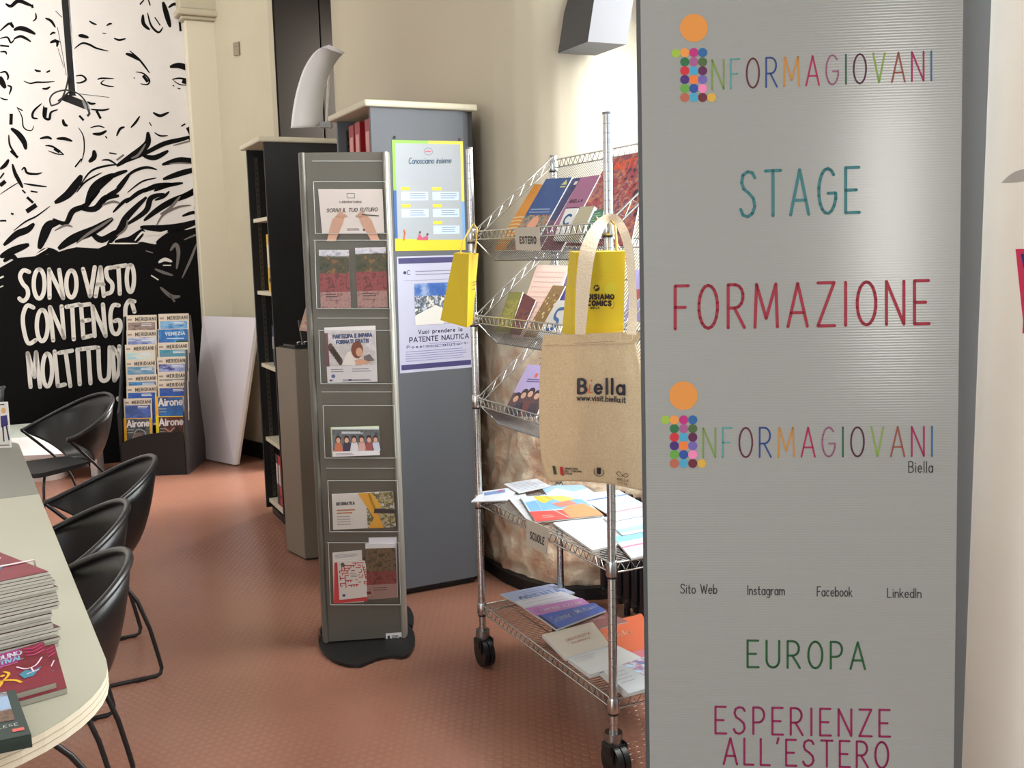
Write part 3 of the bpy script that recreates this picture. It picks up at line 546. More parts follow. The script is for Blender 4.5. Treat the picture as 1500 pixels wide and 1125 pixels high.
for t in FT:
    mb = MB()
    for d in (0, RD): truss(mb, R(.012, d, t), R(RL_ - .012, d, t), ZV * .028, 27)
    for a in (0, RL_): truss(mb, R(a, .012, t), R(a, RD - .012, t), ZV * .028, 9)
    sh = mb.build('flat_shelf', parent=rack)
    for (a, d) in ((0, 0), (RL_, 0), (0, RD), (RL_, RD)):
        mb = MB(); collar(mb, a, d, t - .008); mb.build('collar', parent=sh)
    mb = MB()
    for i in range(1, 64):
        a = RL_ * i / 64; mb.tube([R(a, 0, t + .028), R(a, RD, t + .028)], .0014, GRID, 4, caps=False)
    for d in (.09, .17, .26): mb.tube([R(0, d, t + .024), R(RL_, d, t + .024)], .0024, WIRE, 5)
    mb.build('wire_grid', parent=sh, kind='stuff')
# small signs
def sign(px, word, label, off=.01):
    Pp = R(0, -off, 0)
    c = [hit(u, v, Pp, nV) for u, v in px]
    leaflet('sign_card', label, 'sign', c, .002, (176, 168, 154), lambda S, a: S.text(word, .2, .86, a * .68, a * .68, a * .26, .035, (50, 46, 44), gap=.3))
sign([(754, 334), (790, 332), (791, 368), (756, 366)], 'ESTERO', 'small grey card reading ESTERO clipped to the top tray')
sign([(771, 760), (804, 774), (800, 812), (771, 798)], 'SCUOLE', 'small grey card reading SCUOLE hung under the upper flat shelf')

# ---- literature on the sloping trays
def trayplane(t):
    A = R(0, .075, t - .065); B = R(0, RD, t + .262); d = (B - A).normalized(); N = d.cross(eV)
    if N.dot(V((0, 0, 1))) < 0: N = -N
    return A, N
def onhit(t, px, off, bottom=None):
    A, N = trayplane(t); A = A + N * off
    tl_, tr_, br_, bl_ = [V((u, v, 0)) for u, v in px]
    if bottom is not None:
        bl_ = tl_ + (bl_ - tl_) * ((bottom - tl_.y) / (bl_.y - tl_.y)); br_ = tr_ + (br_ - tr_) * ((bottom + 1 - tr_.y) / (br_.y - tr_.y))
    return [hit(q.x, q.y, A, N) for q in (tl_, tr_, br_, bl_)], N
GT = 'leaflets and books on the sloping trays'
def tray_item(t, px, off, th, col, label, draw=None, bottom=None, name='booklet', cat='booklet', edge=None):
    c, N = onhit(t, px, off, bottom); return leaflet(name, label, cat, c, th, col, draw, GT, edge or PAPER)
def d_blue(S, a):
    S.rect(0, a * .52, 1, a, pic([(30, 60, 90), (90, 130, 120), (190, 130, 100), (60, 40, 40)], 40, 3), 1); S.disc(.5, a * .66, .17, (214, 150, 120), 2, 14, .2); S.poly([(.3, a), (.36, a * .78), (.66, a * .76), (.8, a)], (196, 110, 80), 2)
    S.lines(.1, .9, a * .44, a * .48, 2, .02, (150, 170, 200)); S.poly([(.75, .16), (.95, .16), (.85, .04)], (190, 190, 120), 1); S.rect(.75, .19, .95, .22, (190, 190, 120), 1)
def d_wave(S, a):
    for i in range(8): S.stroke([(0, a * (.52 + .055 * i)), (.4, a * (.50 + .055 * i)), (1, a * (.53 + .055 * i))], .03, (206, 190, 150), 1, sm=True)
tray_item(TT[0], [(783, 270), (812, 271), (772, 334), (742, 336)], .006, .004, (206, 134, 30), 'orange booklet at the left end of the top tray, behind the blue one', d_wave, 366)
tray_item(TT[0], [(800, 262), (838, 260), (797, 334), (757, 337)], .014, .006, (28, 70, 130), 'blue book with a smiling person on its cover, on the top tray', d_blue, 366)
tray_item(TT[0], [(838, 262), (851, 260), (811, 330), (798, 332)], .010, .004, (34, 44, 96), 'narrow navy booklet just right of the blue book', lambda S, a: (S.rect(0, a * .6, 1, a, pic([(40, 34, 60), (120, 70, 90), (60, 80, 120)], 60, 5), 1), S.rect(.6, a * .05, .95, a * .1, (200, 200, 190), 1)), 366)
def d_mauve(S, a):
    S.text('BIELLA', .15, .8, a * .36, a * .36, .09, .03, (70, 40, 66)); S.text('INFORMA', .15, .9, a * .47, a * .47, .09, .03, (70, 40, 66)); S.rect(0, a * .8, 1, a, (120, 50, 70), 1)
tray_item(TT[0], [(851, 260), (879, 256), (841, 329), (812, 330)], .010, .006, (150, 96, 130), 'mauve booklet with dark lettering leaning on the top tray', d_mauve, 366)
tray_item(TT[0], [(891, 234), (952, 219), (930, 330), (848, 320)], .006, .004, pic([(50, 36, 60), (190, 70, 60), (90, 60, 96), (214, 130, 70), (60, 70, 110), (150, 50, 60)], 22, 8), 'large colourful comic-style poster at the right of the top tray', lambda S, a: S.text('FUMETTO', .1, .9, a * .16, a * .16, a * .09, .03, (222, 90, 60), 1), 360)
tray_item(TT[0], [(829, 306), (847, 305), (836, 329), (819, 330)], .02, .004, (214, 216, 214), 'small white card with a blue round logo, on the top tray', lambda S, a: (S.stroke([p for p in arc(.55, .65, .28, .28, 50, 310, 12)], .14, (40, 100, 160), 1),), 352)
tray_item(TT[0], [(850, 303), (871, 302), (860, 327), (838, 328)], .026, .012, (172, 166, 140), 'thick beige booklet next to the card with the blue logo', None, 352)
tray_item(TT[0], [(871, 309), (884, 306), (882, 326), (862, 328)], .02, .004, (40, 110, 86), 'small green leaflet beside the tall chrome post, top tray', lambda S, a: S.lines(.1, .9, .2, .6, 4, .05, (150, 190, 160)), 348)
# tray 2
def d_spots(S, a):
    for i in range(26): S.disc(random.uniform(.08, .92), random.uniform(.06, a - .06), random.uniform(.03, .08), random.choice([(150, 120, 70), (90, 50, 50), (190, 160, 90), (206, 190, 150)]), 1 + i % 3, 8)
tray_item(TT[1], [(746, 428), (766, 428), (752, 471), (732, 467)], .014, .003, (128, 128, 44), 'olive green leaflet at the left end of the middle tray', lambda S, a: (S.rect(.1, a * .2, .9, a * .9, pic([(110, 110, 30), (170, 160, 60), (80, 90, 40)], 60, 2), 1)), 486, 'leaflet', 'leaflet')
tray_item(TT[1], [(767, 429), (785, 440), (768, 478), (752, 472)], .020, .003, (96, 36, 40), 'dark red leaflet with a sunset picture, middle tray', lambda S, a: S.rect(0, a * .35, 1, a, pic([(60, 24, 30), (130, 60, 50), (40, 20, 40)], 60, 3), 1), 490, 'leaflet', 'leaflet')
def d_pink(S, a):
    for i in range(12): S.rect(.06, a * (.1 + .07 * i), .94, a * (.1 + .07 * i) + .012, (206, 160, 160), 1)
    for i in range(9): S.rect(.08 + .1 * i, a * .08, .088 + .1 * i, a * .9, (214, 180, 176), 1)
tray_item(TT[1], [(787, 388), (834, 389), (805, 474), (757, 474)], .008, .003, (228, 198, 186), 'large pale pink timetable leaflet on the middle tray', d_pink, 494, 'leaflet', 'leaflet')
tray_item(TT[1], [(834, 391), (858, 392), (832, 450), (806, 450)], .004, .003, (96, 82, 150), 'violet leaflet half hidden by the yellow bag, middle tray', None, 490, 'leaflet', 'leaflet')
tray_item(TT[1], [(810, 418), (828, 419), (802, 472), (780, 470)], .016, .004, (130, 96, 50), 'brown leaflet covered in small round pictures, middle tray', d_spots, 494, 'leaflet', 'leaflet')
tray_item(TT[1], [(816, 440), (838, 440), (825, 474), (798, 472)], .024, .003, (196, 194, 188), 'grey leaflet with a blue curl logo, middle tray', lambda S, a: S.stroke([(.7, .3), (.4, .35), (.4, .6), (.68, .75), (.6, 1.0), (.3, 1.05)], .12, (50, 90, 150), 1, sm=True), 494, 'leaflet', 'leaflet')
tray_item(TT[1], [(925, 395), (968, 394), (958, 470), (915, 470)], .008, .003, (150, 140, 190), 'lilac leaflet at the right end of the middle tray', lambda S, a: S.rect(.1, a * .4, .9, a * .6, (150, 60, 70), 1), None, 'leaflet', 'leaflet')
# tray 3
def d_people(S, a):
    S.rect(0, a * .55, 1, a, (90, 62, 66), 1)
    for i, (x, y) in enumerate([(.18, .62), (.38, .55), (.58, .52), (.8, .56)]):
        S.disc(x, a * y, .11, (44, 30, 34), 2, 12, .09); S.disc(x, a * y + .05, .08, (206, 160, 140), 3, 12, .065); S.poly([(x - .14, a), (x - .1, a * y + .2), (x + .1, a * y + .2), (x + .15, a)], [(60, 40, 44), (50, 44, 60), (110, 60, 60), (60, 50, 66)][i], 4)
    S.disc(.5, a * .2, .05, (220, 90, 50), 1); S.lines(.25, .8, a * .28, a * .32, 2, .02, (80, 60, 110))
tray_item(TT[2], [(773, 534), (812, 537), (785, 612), (744, 592)], .012, .004, (176, 160, 206), 'lilac leaflet with a group of people, on the lowest sloping tray', d_people, 610, 'leaflet', 'leaflet')
tray_item(TT[2], [(795, 520), (850, 524), (830, 600), (780, 596)], .004, .003, (226, 226, 230), 'white leaflet behind the lilac one with people, lowest tray', None, 606, 'leaflet', 'leaflet')

# ---- papers on flat shelves
def flat(t, px, label, col, draw=None, th=.004, lift=0, name='leaflet', cat='leaflet', group=None):
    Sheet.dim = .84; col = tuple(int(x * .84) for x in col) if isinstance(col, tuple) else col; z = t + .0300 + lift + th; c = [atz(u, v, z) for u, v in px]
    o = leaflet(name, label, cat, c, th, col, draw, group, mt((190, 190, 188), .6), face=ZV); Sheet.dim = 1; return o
z4, z5 = FT
G4 = 'papers on the upper flat shelf'; G5 = 'leaflets on the bottom shelf'
def d_tx(c, n=6, x0=.1, x1=.9, y0=.1, y1=.9): return lambda S, a: S.lines(x0, x1, a * y0, a * y1, n, .02, c)
def d_head(word, c, n=4, sub=(150, 160, 190)):
    return lambda S, a: (S.text(word, .12, .9, a * .36, a * .36, a * .2, .018, c), S.lines(.12, .9, a * .5, a * .85, n, .015, sub))
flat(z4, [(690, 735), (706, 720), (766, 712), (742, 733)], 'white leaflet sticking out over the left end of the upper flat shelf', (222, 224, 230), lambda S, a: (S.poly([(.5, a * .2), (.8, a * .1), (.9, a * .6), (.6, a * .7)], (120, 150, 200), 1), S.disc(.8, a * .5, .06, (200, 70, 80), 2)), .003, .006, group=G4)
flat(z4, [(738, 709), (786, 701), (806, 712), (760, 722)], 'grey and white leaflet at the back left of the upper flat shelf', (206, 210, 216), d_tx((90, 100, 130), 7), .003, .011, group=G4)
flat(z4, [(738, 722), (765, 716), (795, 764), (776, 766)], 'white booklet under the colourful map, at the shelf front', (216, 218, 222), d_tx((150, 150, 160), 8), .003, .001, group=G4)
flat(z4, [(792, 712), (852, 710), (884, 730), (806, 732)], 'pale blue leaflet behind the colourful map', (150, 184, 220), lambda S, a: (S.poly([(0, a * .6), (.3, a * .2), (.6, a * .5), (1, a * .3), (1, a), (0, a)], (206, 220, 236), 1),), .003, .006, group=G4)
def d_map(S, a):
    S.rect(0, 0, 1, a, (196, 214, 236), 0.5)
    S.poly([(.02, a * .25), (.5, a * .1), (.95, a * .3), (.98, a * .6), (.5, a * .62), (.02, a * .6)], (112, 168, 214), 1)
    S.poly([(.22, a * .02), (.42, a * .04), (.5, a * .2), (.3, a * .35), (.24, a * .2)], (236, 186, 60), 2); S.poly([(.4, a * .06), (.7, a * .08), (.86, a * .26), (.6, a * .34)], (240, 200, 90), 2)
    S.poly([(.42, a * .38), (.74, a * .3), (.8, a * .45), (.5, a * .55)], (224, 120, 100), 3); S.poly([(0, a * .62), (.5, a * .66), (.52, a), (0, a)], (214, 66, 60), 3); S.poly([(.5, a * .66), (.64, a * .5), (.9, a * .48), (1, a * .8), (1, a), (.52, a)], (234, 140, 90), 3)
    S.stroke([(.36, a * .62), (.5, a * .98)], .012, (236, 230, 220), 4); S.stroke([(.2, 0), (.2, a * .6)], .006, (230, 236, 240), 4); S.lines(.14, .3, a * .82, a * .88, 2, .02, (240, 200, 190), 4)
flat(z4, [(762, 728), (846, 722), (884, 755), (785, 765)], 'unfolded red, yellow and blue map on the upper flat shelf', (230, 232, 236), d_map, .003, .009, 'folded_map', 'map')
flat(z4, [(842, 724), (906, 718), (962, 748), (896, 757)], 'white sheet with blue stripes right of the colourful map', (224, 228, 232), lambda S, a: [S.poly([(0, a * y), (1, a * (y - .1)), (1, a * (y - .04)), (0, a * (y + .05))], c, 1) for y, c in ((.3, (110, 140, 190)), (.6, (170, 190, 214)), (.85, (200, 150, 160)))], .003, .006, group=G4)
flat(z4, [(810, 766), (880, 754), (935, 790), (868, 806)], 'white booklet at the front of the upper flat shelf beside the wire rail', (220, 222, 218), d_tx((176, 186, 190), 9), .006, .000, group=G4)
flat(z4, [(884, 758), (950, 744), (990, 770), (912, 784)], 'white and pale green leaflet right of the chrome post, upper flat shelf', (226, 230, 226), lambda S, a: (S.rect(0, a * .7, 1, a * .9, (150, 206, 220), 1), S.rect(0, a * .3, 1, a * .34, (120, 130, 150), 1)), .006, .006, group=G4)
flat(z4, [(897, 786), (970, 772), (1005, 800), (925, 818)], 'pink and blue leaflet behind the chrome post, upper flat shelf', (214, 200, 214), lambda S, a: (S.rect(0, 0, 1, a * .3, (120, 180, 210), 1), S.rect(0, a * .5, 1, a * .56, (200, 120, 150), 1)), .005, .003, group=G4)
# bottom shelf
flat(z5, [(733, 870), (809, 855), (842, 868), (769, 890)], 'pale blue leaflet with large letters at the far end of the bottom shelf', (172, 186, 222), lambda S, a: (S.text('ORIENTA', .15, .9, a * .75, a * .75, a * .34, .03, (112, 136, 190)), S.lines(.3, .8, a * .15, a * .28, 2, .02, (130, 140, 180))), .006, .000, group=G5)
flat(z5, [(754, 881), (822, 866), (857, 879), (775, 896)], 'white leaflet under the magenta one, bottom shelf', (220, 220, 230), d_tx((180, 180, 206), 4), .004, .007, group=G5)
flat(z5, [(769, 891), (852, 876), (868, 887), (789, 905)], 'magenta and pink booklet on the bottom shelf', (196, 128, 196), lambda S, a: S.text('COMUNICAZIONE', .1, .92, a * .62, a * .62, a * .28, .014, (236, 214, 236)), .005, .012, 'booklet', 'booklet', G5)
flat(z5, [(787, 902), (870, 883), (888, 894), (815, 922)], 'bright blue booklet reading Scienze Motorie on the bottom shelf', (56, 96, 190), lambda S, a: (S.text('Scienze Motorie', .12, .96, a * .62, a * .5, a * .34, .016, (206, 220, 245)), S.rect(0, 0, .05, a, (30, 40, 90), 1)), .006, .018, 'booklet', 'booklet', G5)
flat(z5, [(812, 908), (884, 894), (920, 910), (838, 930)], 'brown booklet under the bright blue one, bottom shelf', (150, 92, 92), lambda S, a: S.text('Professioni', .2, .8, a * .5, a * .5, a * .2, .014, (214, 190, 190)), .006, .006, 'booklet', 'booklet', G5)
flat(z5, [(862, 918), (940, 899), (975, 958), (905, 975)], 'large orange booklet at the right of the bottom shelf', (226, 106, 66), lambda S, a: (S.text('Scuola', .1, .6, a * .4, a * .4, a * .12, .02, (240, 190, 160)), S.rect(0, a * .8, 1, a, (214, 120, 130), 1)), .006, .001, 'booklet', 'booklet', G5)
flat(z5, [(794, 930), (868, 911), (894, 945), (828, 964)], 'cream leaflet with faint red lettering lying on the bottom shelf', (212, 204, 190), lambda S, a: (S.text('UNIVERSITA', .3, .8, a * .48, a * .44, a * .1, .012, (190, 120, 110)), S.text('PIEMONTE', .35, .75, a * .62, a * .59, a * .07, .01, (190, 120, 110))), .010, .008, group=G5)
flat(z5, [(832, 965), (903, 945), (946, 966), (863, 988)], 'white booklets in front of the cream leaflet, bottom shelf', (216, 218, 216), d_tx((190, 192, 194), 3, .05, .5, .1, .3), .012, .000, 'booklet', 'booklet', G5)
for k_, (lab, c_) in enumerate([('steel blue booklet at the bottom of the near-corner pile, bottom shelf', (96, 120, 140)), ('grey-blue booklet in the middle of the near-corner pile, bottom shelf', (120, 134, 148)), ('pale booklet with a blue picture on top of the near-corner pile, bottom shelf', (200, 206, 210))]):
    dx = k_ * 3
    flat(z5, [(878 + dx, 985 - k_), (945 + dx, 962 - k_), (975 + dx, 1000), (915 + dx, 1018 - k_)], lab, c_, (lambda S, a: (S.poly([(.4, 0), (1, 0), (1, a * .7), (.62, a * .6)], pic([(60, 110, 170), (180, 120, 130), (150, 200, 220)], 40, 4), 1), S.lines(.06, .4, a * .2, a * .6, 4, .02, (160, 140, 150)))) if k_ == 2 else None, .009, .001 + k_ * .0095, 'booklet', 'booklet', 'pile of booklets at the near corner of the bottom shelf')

# ================================================================== BAGS
def ribbon(mb, pts, w_px, m, thick=.003, wv=None):
    """pts: (u,v,Y) path; ribbon width in px horizontally at that depth"""
    vs = []; n = len(pts)
    for i, (u, v, Y) in enumerate(pts):
        wd = w_px[i] if isinstance(w_px, list) else w_px
        a = pts[max(0, i - 1)]; b = pts[min(n - 1, i + 1)]; dx, dy = b[0] - a[0], b[1] - a[1]; l = math.hypot(dx, dy); ox, oy = -dy / l * wd / 2, dx / l * wd / 2
        A = atY(u - ox, v - oy, Y); B = atY(u + ox, v + oy, Y); vs += [A, B, B + V((0, thick, 0)), A + V((0, thick, 0))]
    fs = []
    for i in range(n - 1):
        for k in range(4): fs.append((i * 4 + k, i * 4 + (k + 1) % 4, (i + 1) * 4 + (k + 1) % 4, (i + 1) * 4 + k))
    fs += [(0, 1, 2, 3), (4 * n - 1, 4 * n - 2, 4 * n - 3, 4 * n - 4)]
    mb.add(vs, fs, m, False)
YEL = mt((196, 170, 8), .55, bump=.05, bscale=12, name='yellow_paper'); YEL2 = mt((232, 206, 30), .55)
bagl = thing('paper_bag', 'yellow paper bag hanging on the left chrome post of the rack', 'bag', atY(670, 481, 3.44))
mb = MB()
A = [atY(665, 371, 3.42), atY(687, 372, 3.37), atY(684, 480, 3.36), atY(645, 469, 3.42)]
B = [atY(672, 369, 3.52), atY(701, 371, 3.47), atY(692, 475, 3.46), atY(660, 468, 3.54)]
mb.hexa(A + B, YEL)
S = Sheet(mb, lambda x, y: A[1].lerp(B[1], x).lerp(A[2].lerp(B[2], x), y), (B[1] - A[1]).cross(A[2] - A[1]) * (1 if (B[1] - A[1]).cross(A[2] - A[1]).x > 0 else -1), .0006)
S.stroke([(.45, 0), (.5, 1)], .02, (190, 160, 20), 1)
for y_ in (.4, .44, .5): S.stroke([(.55, y_), (.95, y_ - .01)], .015, (120, 90, 20), 1)
mb.build('bag_body', parent=bagl)
mb = MB(); CORD = mt((190, 160, 70), .8)
mb.tube([atY(673, 374, 3.41), atY(679, 352, 3.44), atY(689, 334, 3.50), atY(694, 328, 3.53), atY(699, 336, 3.50), atY(696, 372, 3.42)], .003, CORD, 6); mb.build('handle', parent=bagl)
bagr = thing('paper_bag', 'yellow paper bag with dark print behind the cotton tote', 'bag', atY(870, 487, 2.62))
mb = MB()
A = [atY(844, 370, 2.60), atY(916, 368, 2.60), atY(913, 500, 2.58), atY(838, 500, 2.58)]
B = [atY(834, 368, 2.68), atY(914, 366, 2.69), atY(911, 498, 2.68), atY(823, 487, 2.66)]
mb.hexa(A + B, YEL)
fpx = lambda u, v: hit(u, v, A[0], (A[1] - A[0]).cross(A[3] - A[0]))
Nb = (A[1] - A[0]).cross(A[3] - A[0]).normalized(); Nb = Nb if Nb.y < 0 else -Nb
S = Sheet(mb, fpx, Nb, .0006); BK = (44, 26, 20)
S.text('OISIAMO', 861, 899, 438, 438, 6.5, 2.2, BK, gap=.3); S.text('ACOMICS', 854, 895, 447.5, 447.5, 6.5, 2.2, BK, gap=.3)
S.text('BIELLA', 865, 878, 452, 452, 2, .7, BK); S.disc(874, 422, 4.6, BK, 1, 12); S.disc(873, 421, 1.5, (226, 196, 16), 2, 8); S.stroke([(870, 424), (877, 420)], 1, (226, 196, 16), 2); S.disc(857, 425, 3.5, BK, 1, 5, 6)
S.poly(smooth_line([(884, 428), (887, 418), (896, 414), (904, 418), (903, 426), (897, 433), (890, 430), (884, 428)]), (192, 176, 30), 1); S.stroke([(893, 449), (897, 452), (900, 446), (898, 442)], .6, (90, 70, 20), 1, sm=True)
S.rect(846, 402, 914, 403, (206, 172, 14), 1)
mb.build('bag_body', parent=bagr)
mb = MB(); 
mb.tube([atY(868, 372, 2.60), atY(874, 345, 2.64), atY(884, 328, 2.70), atY(893, 320, 2.715), atY(901, 330, 2.70), atY(904, 372, 2.61)], .004, CORD, 6); mb.build('handle', parent=bagr)
# tote
COT = bpy.data.materials.new('natural_cotton'); COT.use_nodes = True; nt = COT.node_tree; b_ = nt.nodes['Principled BSDF']; b_.inputs['Roughness'].default_value = .85
tc = nt.nodes.new('ShaderNodeTexCoord'); n_ = nt.nodes.new('ShaderNodeTexNoise'); n_.inputs['Scale'].default_value = 220; n_.inputs['Detail'].default_value = 3
r_ = nt.nodes.new('ShaderNodeValToRGB'); r_.color_ramp.elements[0].color = lin((176, 148, 112)) + (1,); r_.color_ramp.elements[1].color = lin((212, 188, 152)) + (1,)
nt.links.new(tc.outputs['Object'], n_.inputs[0]); nt.links.new(n_.outputs['Fac'], r_.inputs[0]); nt.links.new(r_.outputs[0], b_.inputs['Base Color'])
bp = nt.nodes.new('ShaderNodeBump'); bp.inputs['Strength'].default_value = .3; bp.inputs['Distance'].default_value = .002; nt.links.new(n_.outputs['Fac'], bp.inputs['Height']); nt.links.new(bp.outputs[0], b_.inputs['Normal'])
tote = thing('tote_bag', 'natural cotton tote bag printed Biella, hanging on the front chrome post', 'bag', atY(870, 715, 2.5))
Lx = smooth_line([(0, 796), (.12, 793), (.35, 790), (.6, 790), (.8, 792), (.92, 797), (1, 806)], 6); Rx = smooth_line([(0, 929), (.12, 934), (.3, 942), (.6, 944), (.8, 944), (1, 944)], 6)
def interp(L, t):
    for i in range(len(L) - 1):
        if L[i][0] <= t <= L[i + 1][0]: return L[i][1] + (L[i + 1][1] - L[i][1]) * (t - L[i][0]) / max(1e-6, L[i + 1][0] - L[i][0])
    return L[-1][1]
def tote_pt(x, y, side=0):
    u = interp(Lx, y) * (1 - x) + interp(Rx, y) * x; v = (491 + (486 - 491) * x) * (1 - y) + (706 + 14 * x - 6 * math.sin(math.pi * x)) * y
    bul = math.sin(math.pi * min(1, max(0, x))) * math.sin(math.pi * (.15 + .85 * y) ** 1.2) 
    wr = .006 * noise.noise(V((u * .03, v * .012, 1))) + .003 * noise.noise(V((u * .09, v * .03, 4)))
    wr *= min(1, 6 * x, 6 * (1 - x), 8 * y + .2, 6 * (1 - y))
    return atY(u, v, 2.52 - (.022 * bul + wr if side == 0 else -.02 * bul - .004 + wr))
mb = MB(); nx, ny = 36, 50
for side in (0, 1):
    vs = [tote_pt(i / nx, j / ny, side) for j in range(ny + 1) for i in range(nx + 1)]
    mb.add(vs, [(j * (nx + 1) + i, j * (nx + 1) + i + 1, (j + 1) * (nx + 1) + i + 1, (j + 1) * (nx + 1) + i) for j in range(ny) for i in range(nx)], COT, True)
b0 = 0; n1_ = (nx + 1) * (ny + 1)
rim = [(j * (nx + 1)) for j in range(ny + 1)] + [ny * (nx + 1) + i for i in range(1, nx + 1)] + [j * (nx + 1) + nx for j in range(ny - 1, -1, -1)]
for k in range(len(rim) - 1):
    mb.f.append([rim[k], rim[k + 1], rim[k + 1] + n1_, rim[k] + n1_]); mb.m.append(0); mb.sm.append(False)
mb.build('bag_body', parent=tote)
def tote_map(u, v):   # pixel -> tote surface
    y = (v - 488.5) / (715 - 488.5); x = (u - interp(Lx, y)) / (interp(Rx, y) - interp(Lx, y)); 
    v0 = tote_pt(x, y); return v0
mb = MB(); S = Sheet(mb, tote_map, V((0, -1, 0)), .0018)
NVY = (36, 28, 40)
S.text('B', 847, 858, 579, 579, 21, 4.2, NVY); S.stroke([(864, 566), (862, 578), (866, 578)], 1.6, (206, 82, 40), 1); S.disc(866, 560, 1.3, (206, 82, 40), 1, 8)
S.text('ella', 871, 914, 579, 579, 22, 4.0, NVY, gap=.26)
S.text('www.visit.biella.it', 845, 916, 590, 591, 8.4, 1.3, NVY, gap=.16)
mb.build('print', parent=tote); mb = MB(); S = Sheet(mb, tote_map, V((0, -1, 0)), .0018); S.poly([(809, 690), (813, 691), (815, 704), (811, 703)], (40, 60, 36), 1); S.poly([(820, 692), (824, 692), (826, 706), (821, 704)], (176, 36, 40), 1)
for i_, y_ in enumerate((694.5, 698.5, 702)): S.text(('MINISTERO', 'DEL TURISMO', 'ITALIA')[i_], 827, (846, 852, 838)[i_], y_ + 1.5, y_ + 2, 2.4, .55, NVY, gap=.2)
mb.build('print', parent=tote); mb = MB(); S = Sheet(mb, tote_map, V((0, -1, 0)), .0018); S.poly([(874, 691), (880, 691), (880, 700), (877, 702), (874, 700)], NVY, 1); S.stroke([(871, 694), (870, 700), (875, 704), (879, 704), (884, 700), (883, 694)], .9, NVY, 1, sm=True)
mb.build('print', parent=tote); mb = MB(); S = Sheet(mb, tote_map, V((0, -1, 0)), .0018); S.stroke([(902, 697), (906, 693), (911, 697), (915, 700), (920, 697), (917, 694), (913, 697), (908, 700), (903, 697)], .8, (96, 60, 36), 1, sm=True); S.text('BIELLA', 904, 920, 706, 706, 3, .6, (96, 60, 36)); S.text('CITTA', 905, 919, 711, 711, 2.4, .5, (96, 60, 36))
mb.build('print', parent=tote)
mb = MB(); HEM = mt((172, 146, 112), .85)
vs = []
for i in range(nx + 1):
    for y_ in (-.002, .072): vs.append(tote_pt(i / nx, y_) + V((0, -.0022, 0)))
mb.add(vs, [(2 * i, 2 * i + 1, 2 * i + 3, 2 * i + 2) for i in range(nx)], COT, True)
S = Sheet(mb, lambda u, v: tote_map(u, v) + V((0, -.002, 0)), V((0, -1, 0)), .001)
S.stroke([(797, 504), (870, 502), (932, 500)], .6, (150, 124, 92), 1); S.stroke([(908, 486), (908, 501), (926, 500), (926, 485), (908, 486)], .6, (230, 212, 180), 1)
mb.build('hem', parent=tote)
STRAP = mt((206, 186, 160), .85, bump=.3, bscale=200)
def smooth_path(rows, k=4):      # Catmull-Rom over (u, v, Y, width)
    out = []; n = len(rows)
    for i in range(n - 1):
        q = [rows[max(i - 1, 0)], rows[i], rows[i + 1], rows[min(i + 2, n - 1)]]
        for j in range(k):
            t = j / k; out.append([.5 * (2 * q[1][c] + (q[2][c] - q[0][c]) * t + (2 * q[0][c] - 5 * q[1][c] + 4 * q[2][c] - q[3][c]) * t * t + (3 * q[1][c] - q[0][c] - 3 * q[2][c] + q[3][c]) * t ** 3) for c in range(4)])
    return out + [list(rows[-1])]
for rows in ([(850, 490, 2.495, 15), (852, 450, 2.52, 19), (856, 400, 2.55, 22), (861, 368, 2.575, 23), (871, 342, 2.62, 20), (883, 325, 2.67, 15), (894, 316, 2.69, 9)], [(894, 316, 2.69, 8), (904, 322, 2.66, 11), (914, 340, 2.60, 13), (921, 364, 2.58, 13), (925, 400, 2.56, 12), (927, 450, 2.53, 12), (925, 490, 2.495, 14)]):
    q = smooth_path(rows); mb = MB(); ribbon(mb, [x[:3] for x in q], [x[3] for x in q], STRAP); mb.build('strap', parent=tote)
mb = MB(); mb.tube([R(RL_, .01, 1.60), R(RL_, -.03, 1.602), R(RL_, -.04, 1.615)], .004, CHROME, 6); mb.build('hook', parent=rack)

# ================================================================== DISPLAY STAND (pocket column)
sd = V((.312, .037, 0)).normalized(); sb = V((-sd.y, sd.x, 0))     # right, back
so = V((-.768, 3.757, 0))
stand = thing('leaflet_stand', 'slim grey leaflet column with clear pockets on a black foot', 'display', so + sd * .16 + sb * .05)
STG = mt((104, 102, 94), .36, .35, name='warm_grey_metal'); STL = mt((158, 156, 146), .35, .5, name='light_grey_profile')
W_ = .325; Hs = 1.91
mb = MB(); pf = []
mb.obox(so + ZV * .016 + sd * .02, sd * (W_ - .04), sb * .10, ZV * (Hs - .016), STG); mb.build('column', parent=stand, bev=.002)
for k_, x in enumerate((0, W_ - .02)):
    mb = MB(); pts = []
    for i in range(9):
        a = math.pi * (i / 8) * .5
        pts.append((-.008 + 0, 0))
    c_ = so + sd * (x + .01) + sb * .045
    ring = [c_ + sd * (.017 * math.cos(i * math.pi / 8)) + sb * (.058 * math.sin(i * math.pi / 8)) for i in range(16)]
    mb.prism(ring, .016, Hs, STL if k_ else mt((100, 98, 90), .45, .2), True); mb.build('side_profile', parent=stand)
mb = MB(); ft = [(478, 928), (467, 938), (470, 954), (484, 968), (502, 976), (524, 979), (540, 974), (556, 968), (575, 965), (592, 966), (603, 958), (608, 944), (606, 930), (598, 918)]
P_ = [atz(u, v, .0) for u, v in ft]
cm = so + sd * .16 + sb * .10
back = [V((2 * cm.x - 0, 2 * cm.y, 0)) - V((p.x, p.y, 0)) + sd * 0 for p in P_]
front = [V((q[0], q[1], 0)) for q in smooth_line([(p.x, p.y) for p in P_], 4)]
bk = [cm + sd * ((p - cm).dot(sd)) - sb * ((p - cm).dot(sb)) for p in front][::-1]
mb.prism(front + [q for q in bk if (q - cm).dot(sb) > 0], 0, .014, BLACKMETAL); mb.build('foot', parent=stand, bev=.004)
SFP = so - sb * .0; SFN = -sb
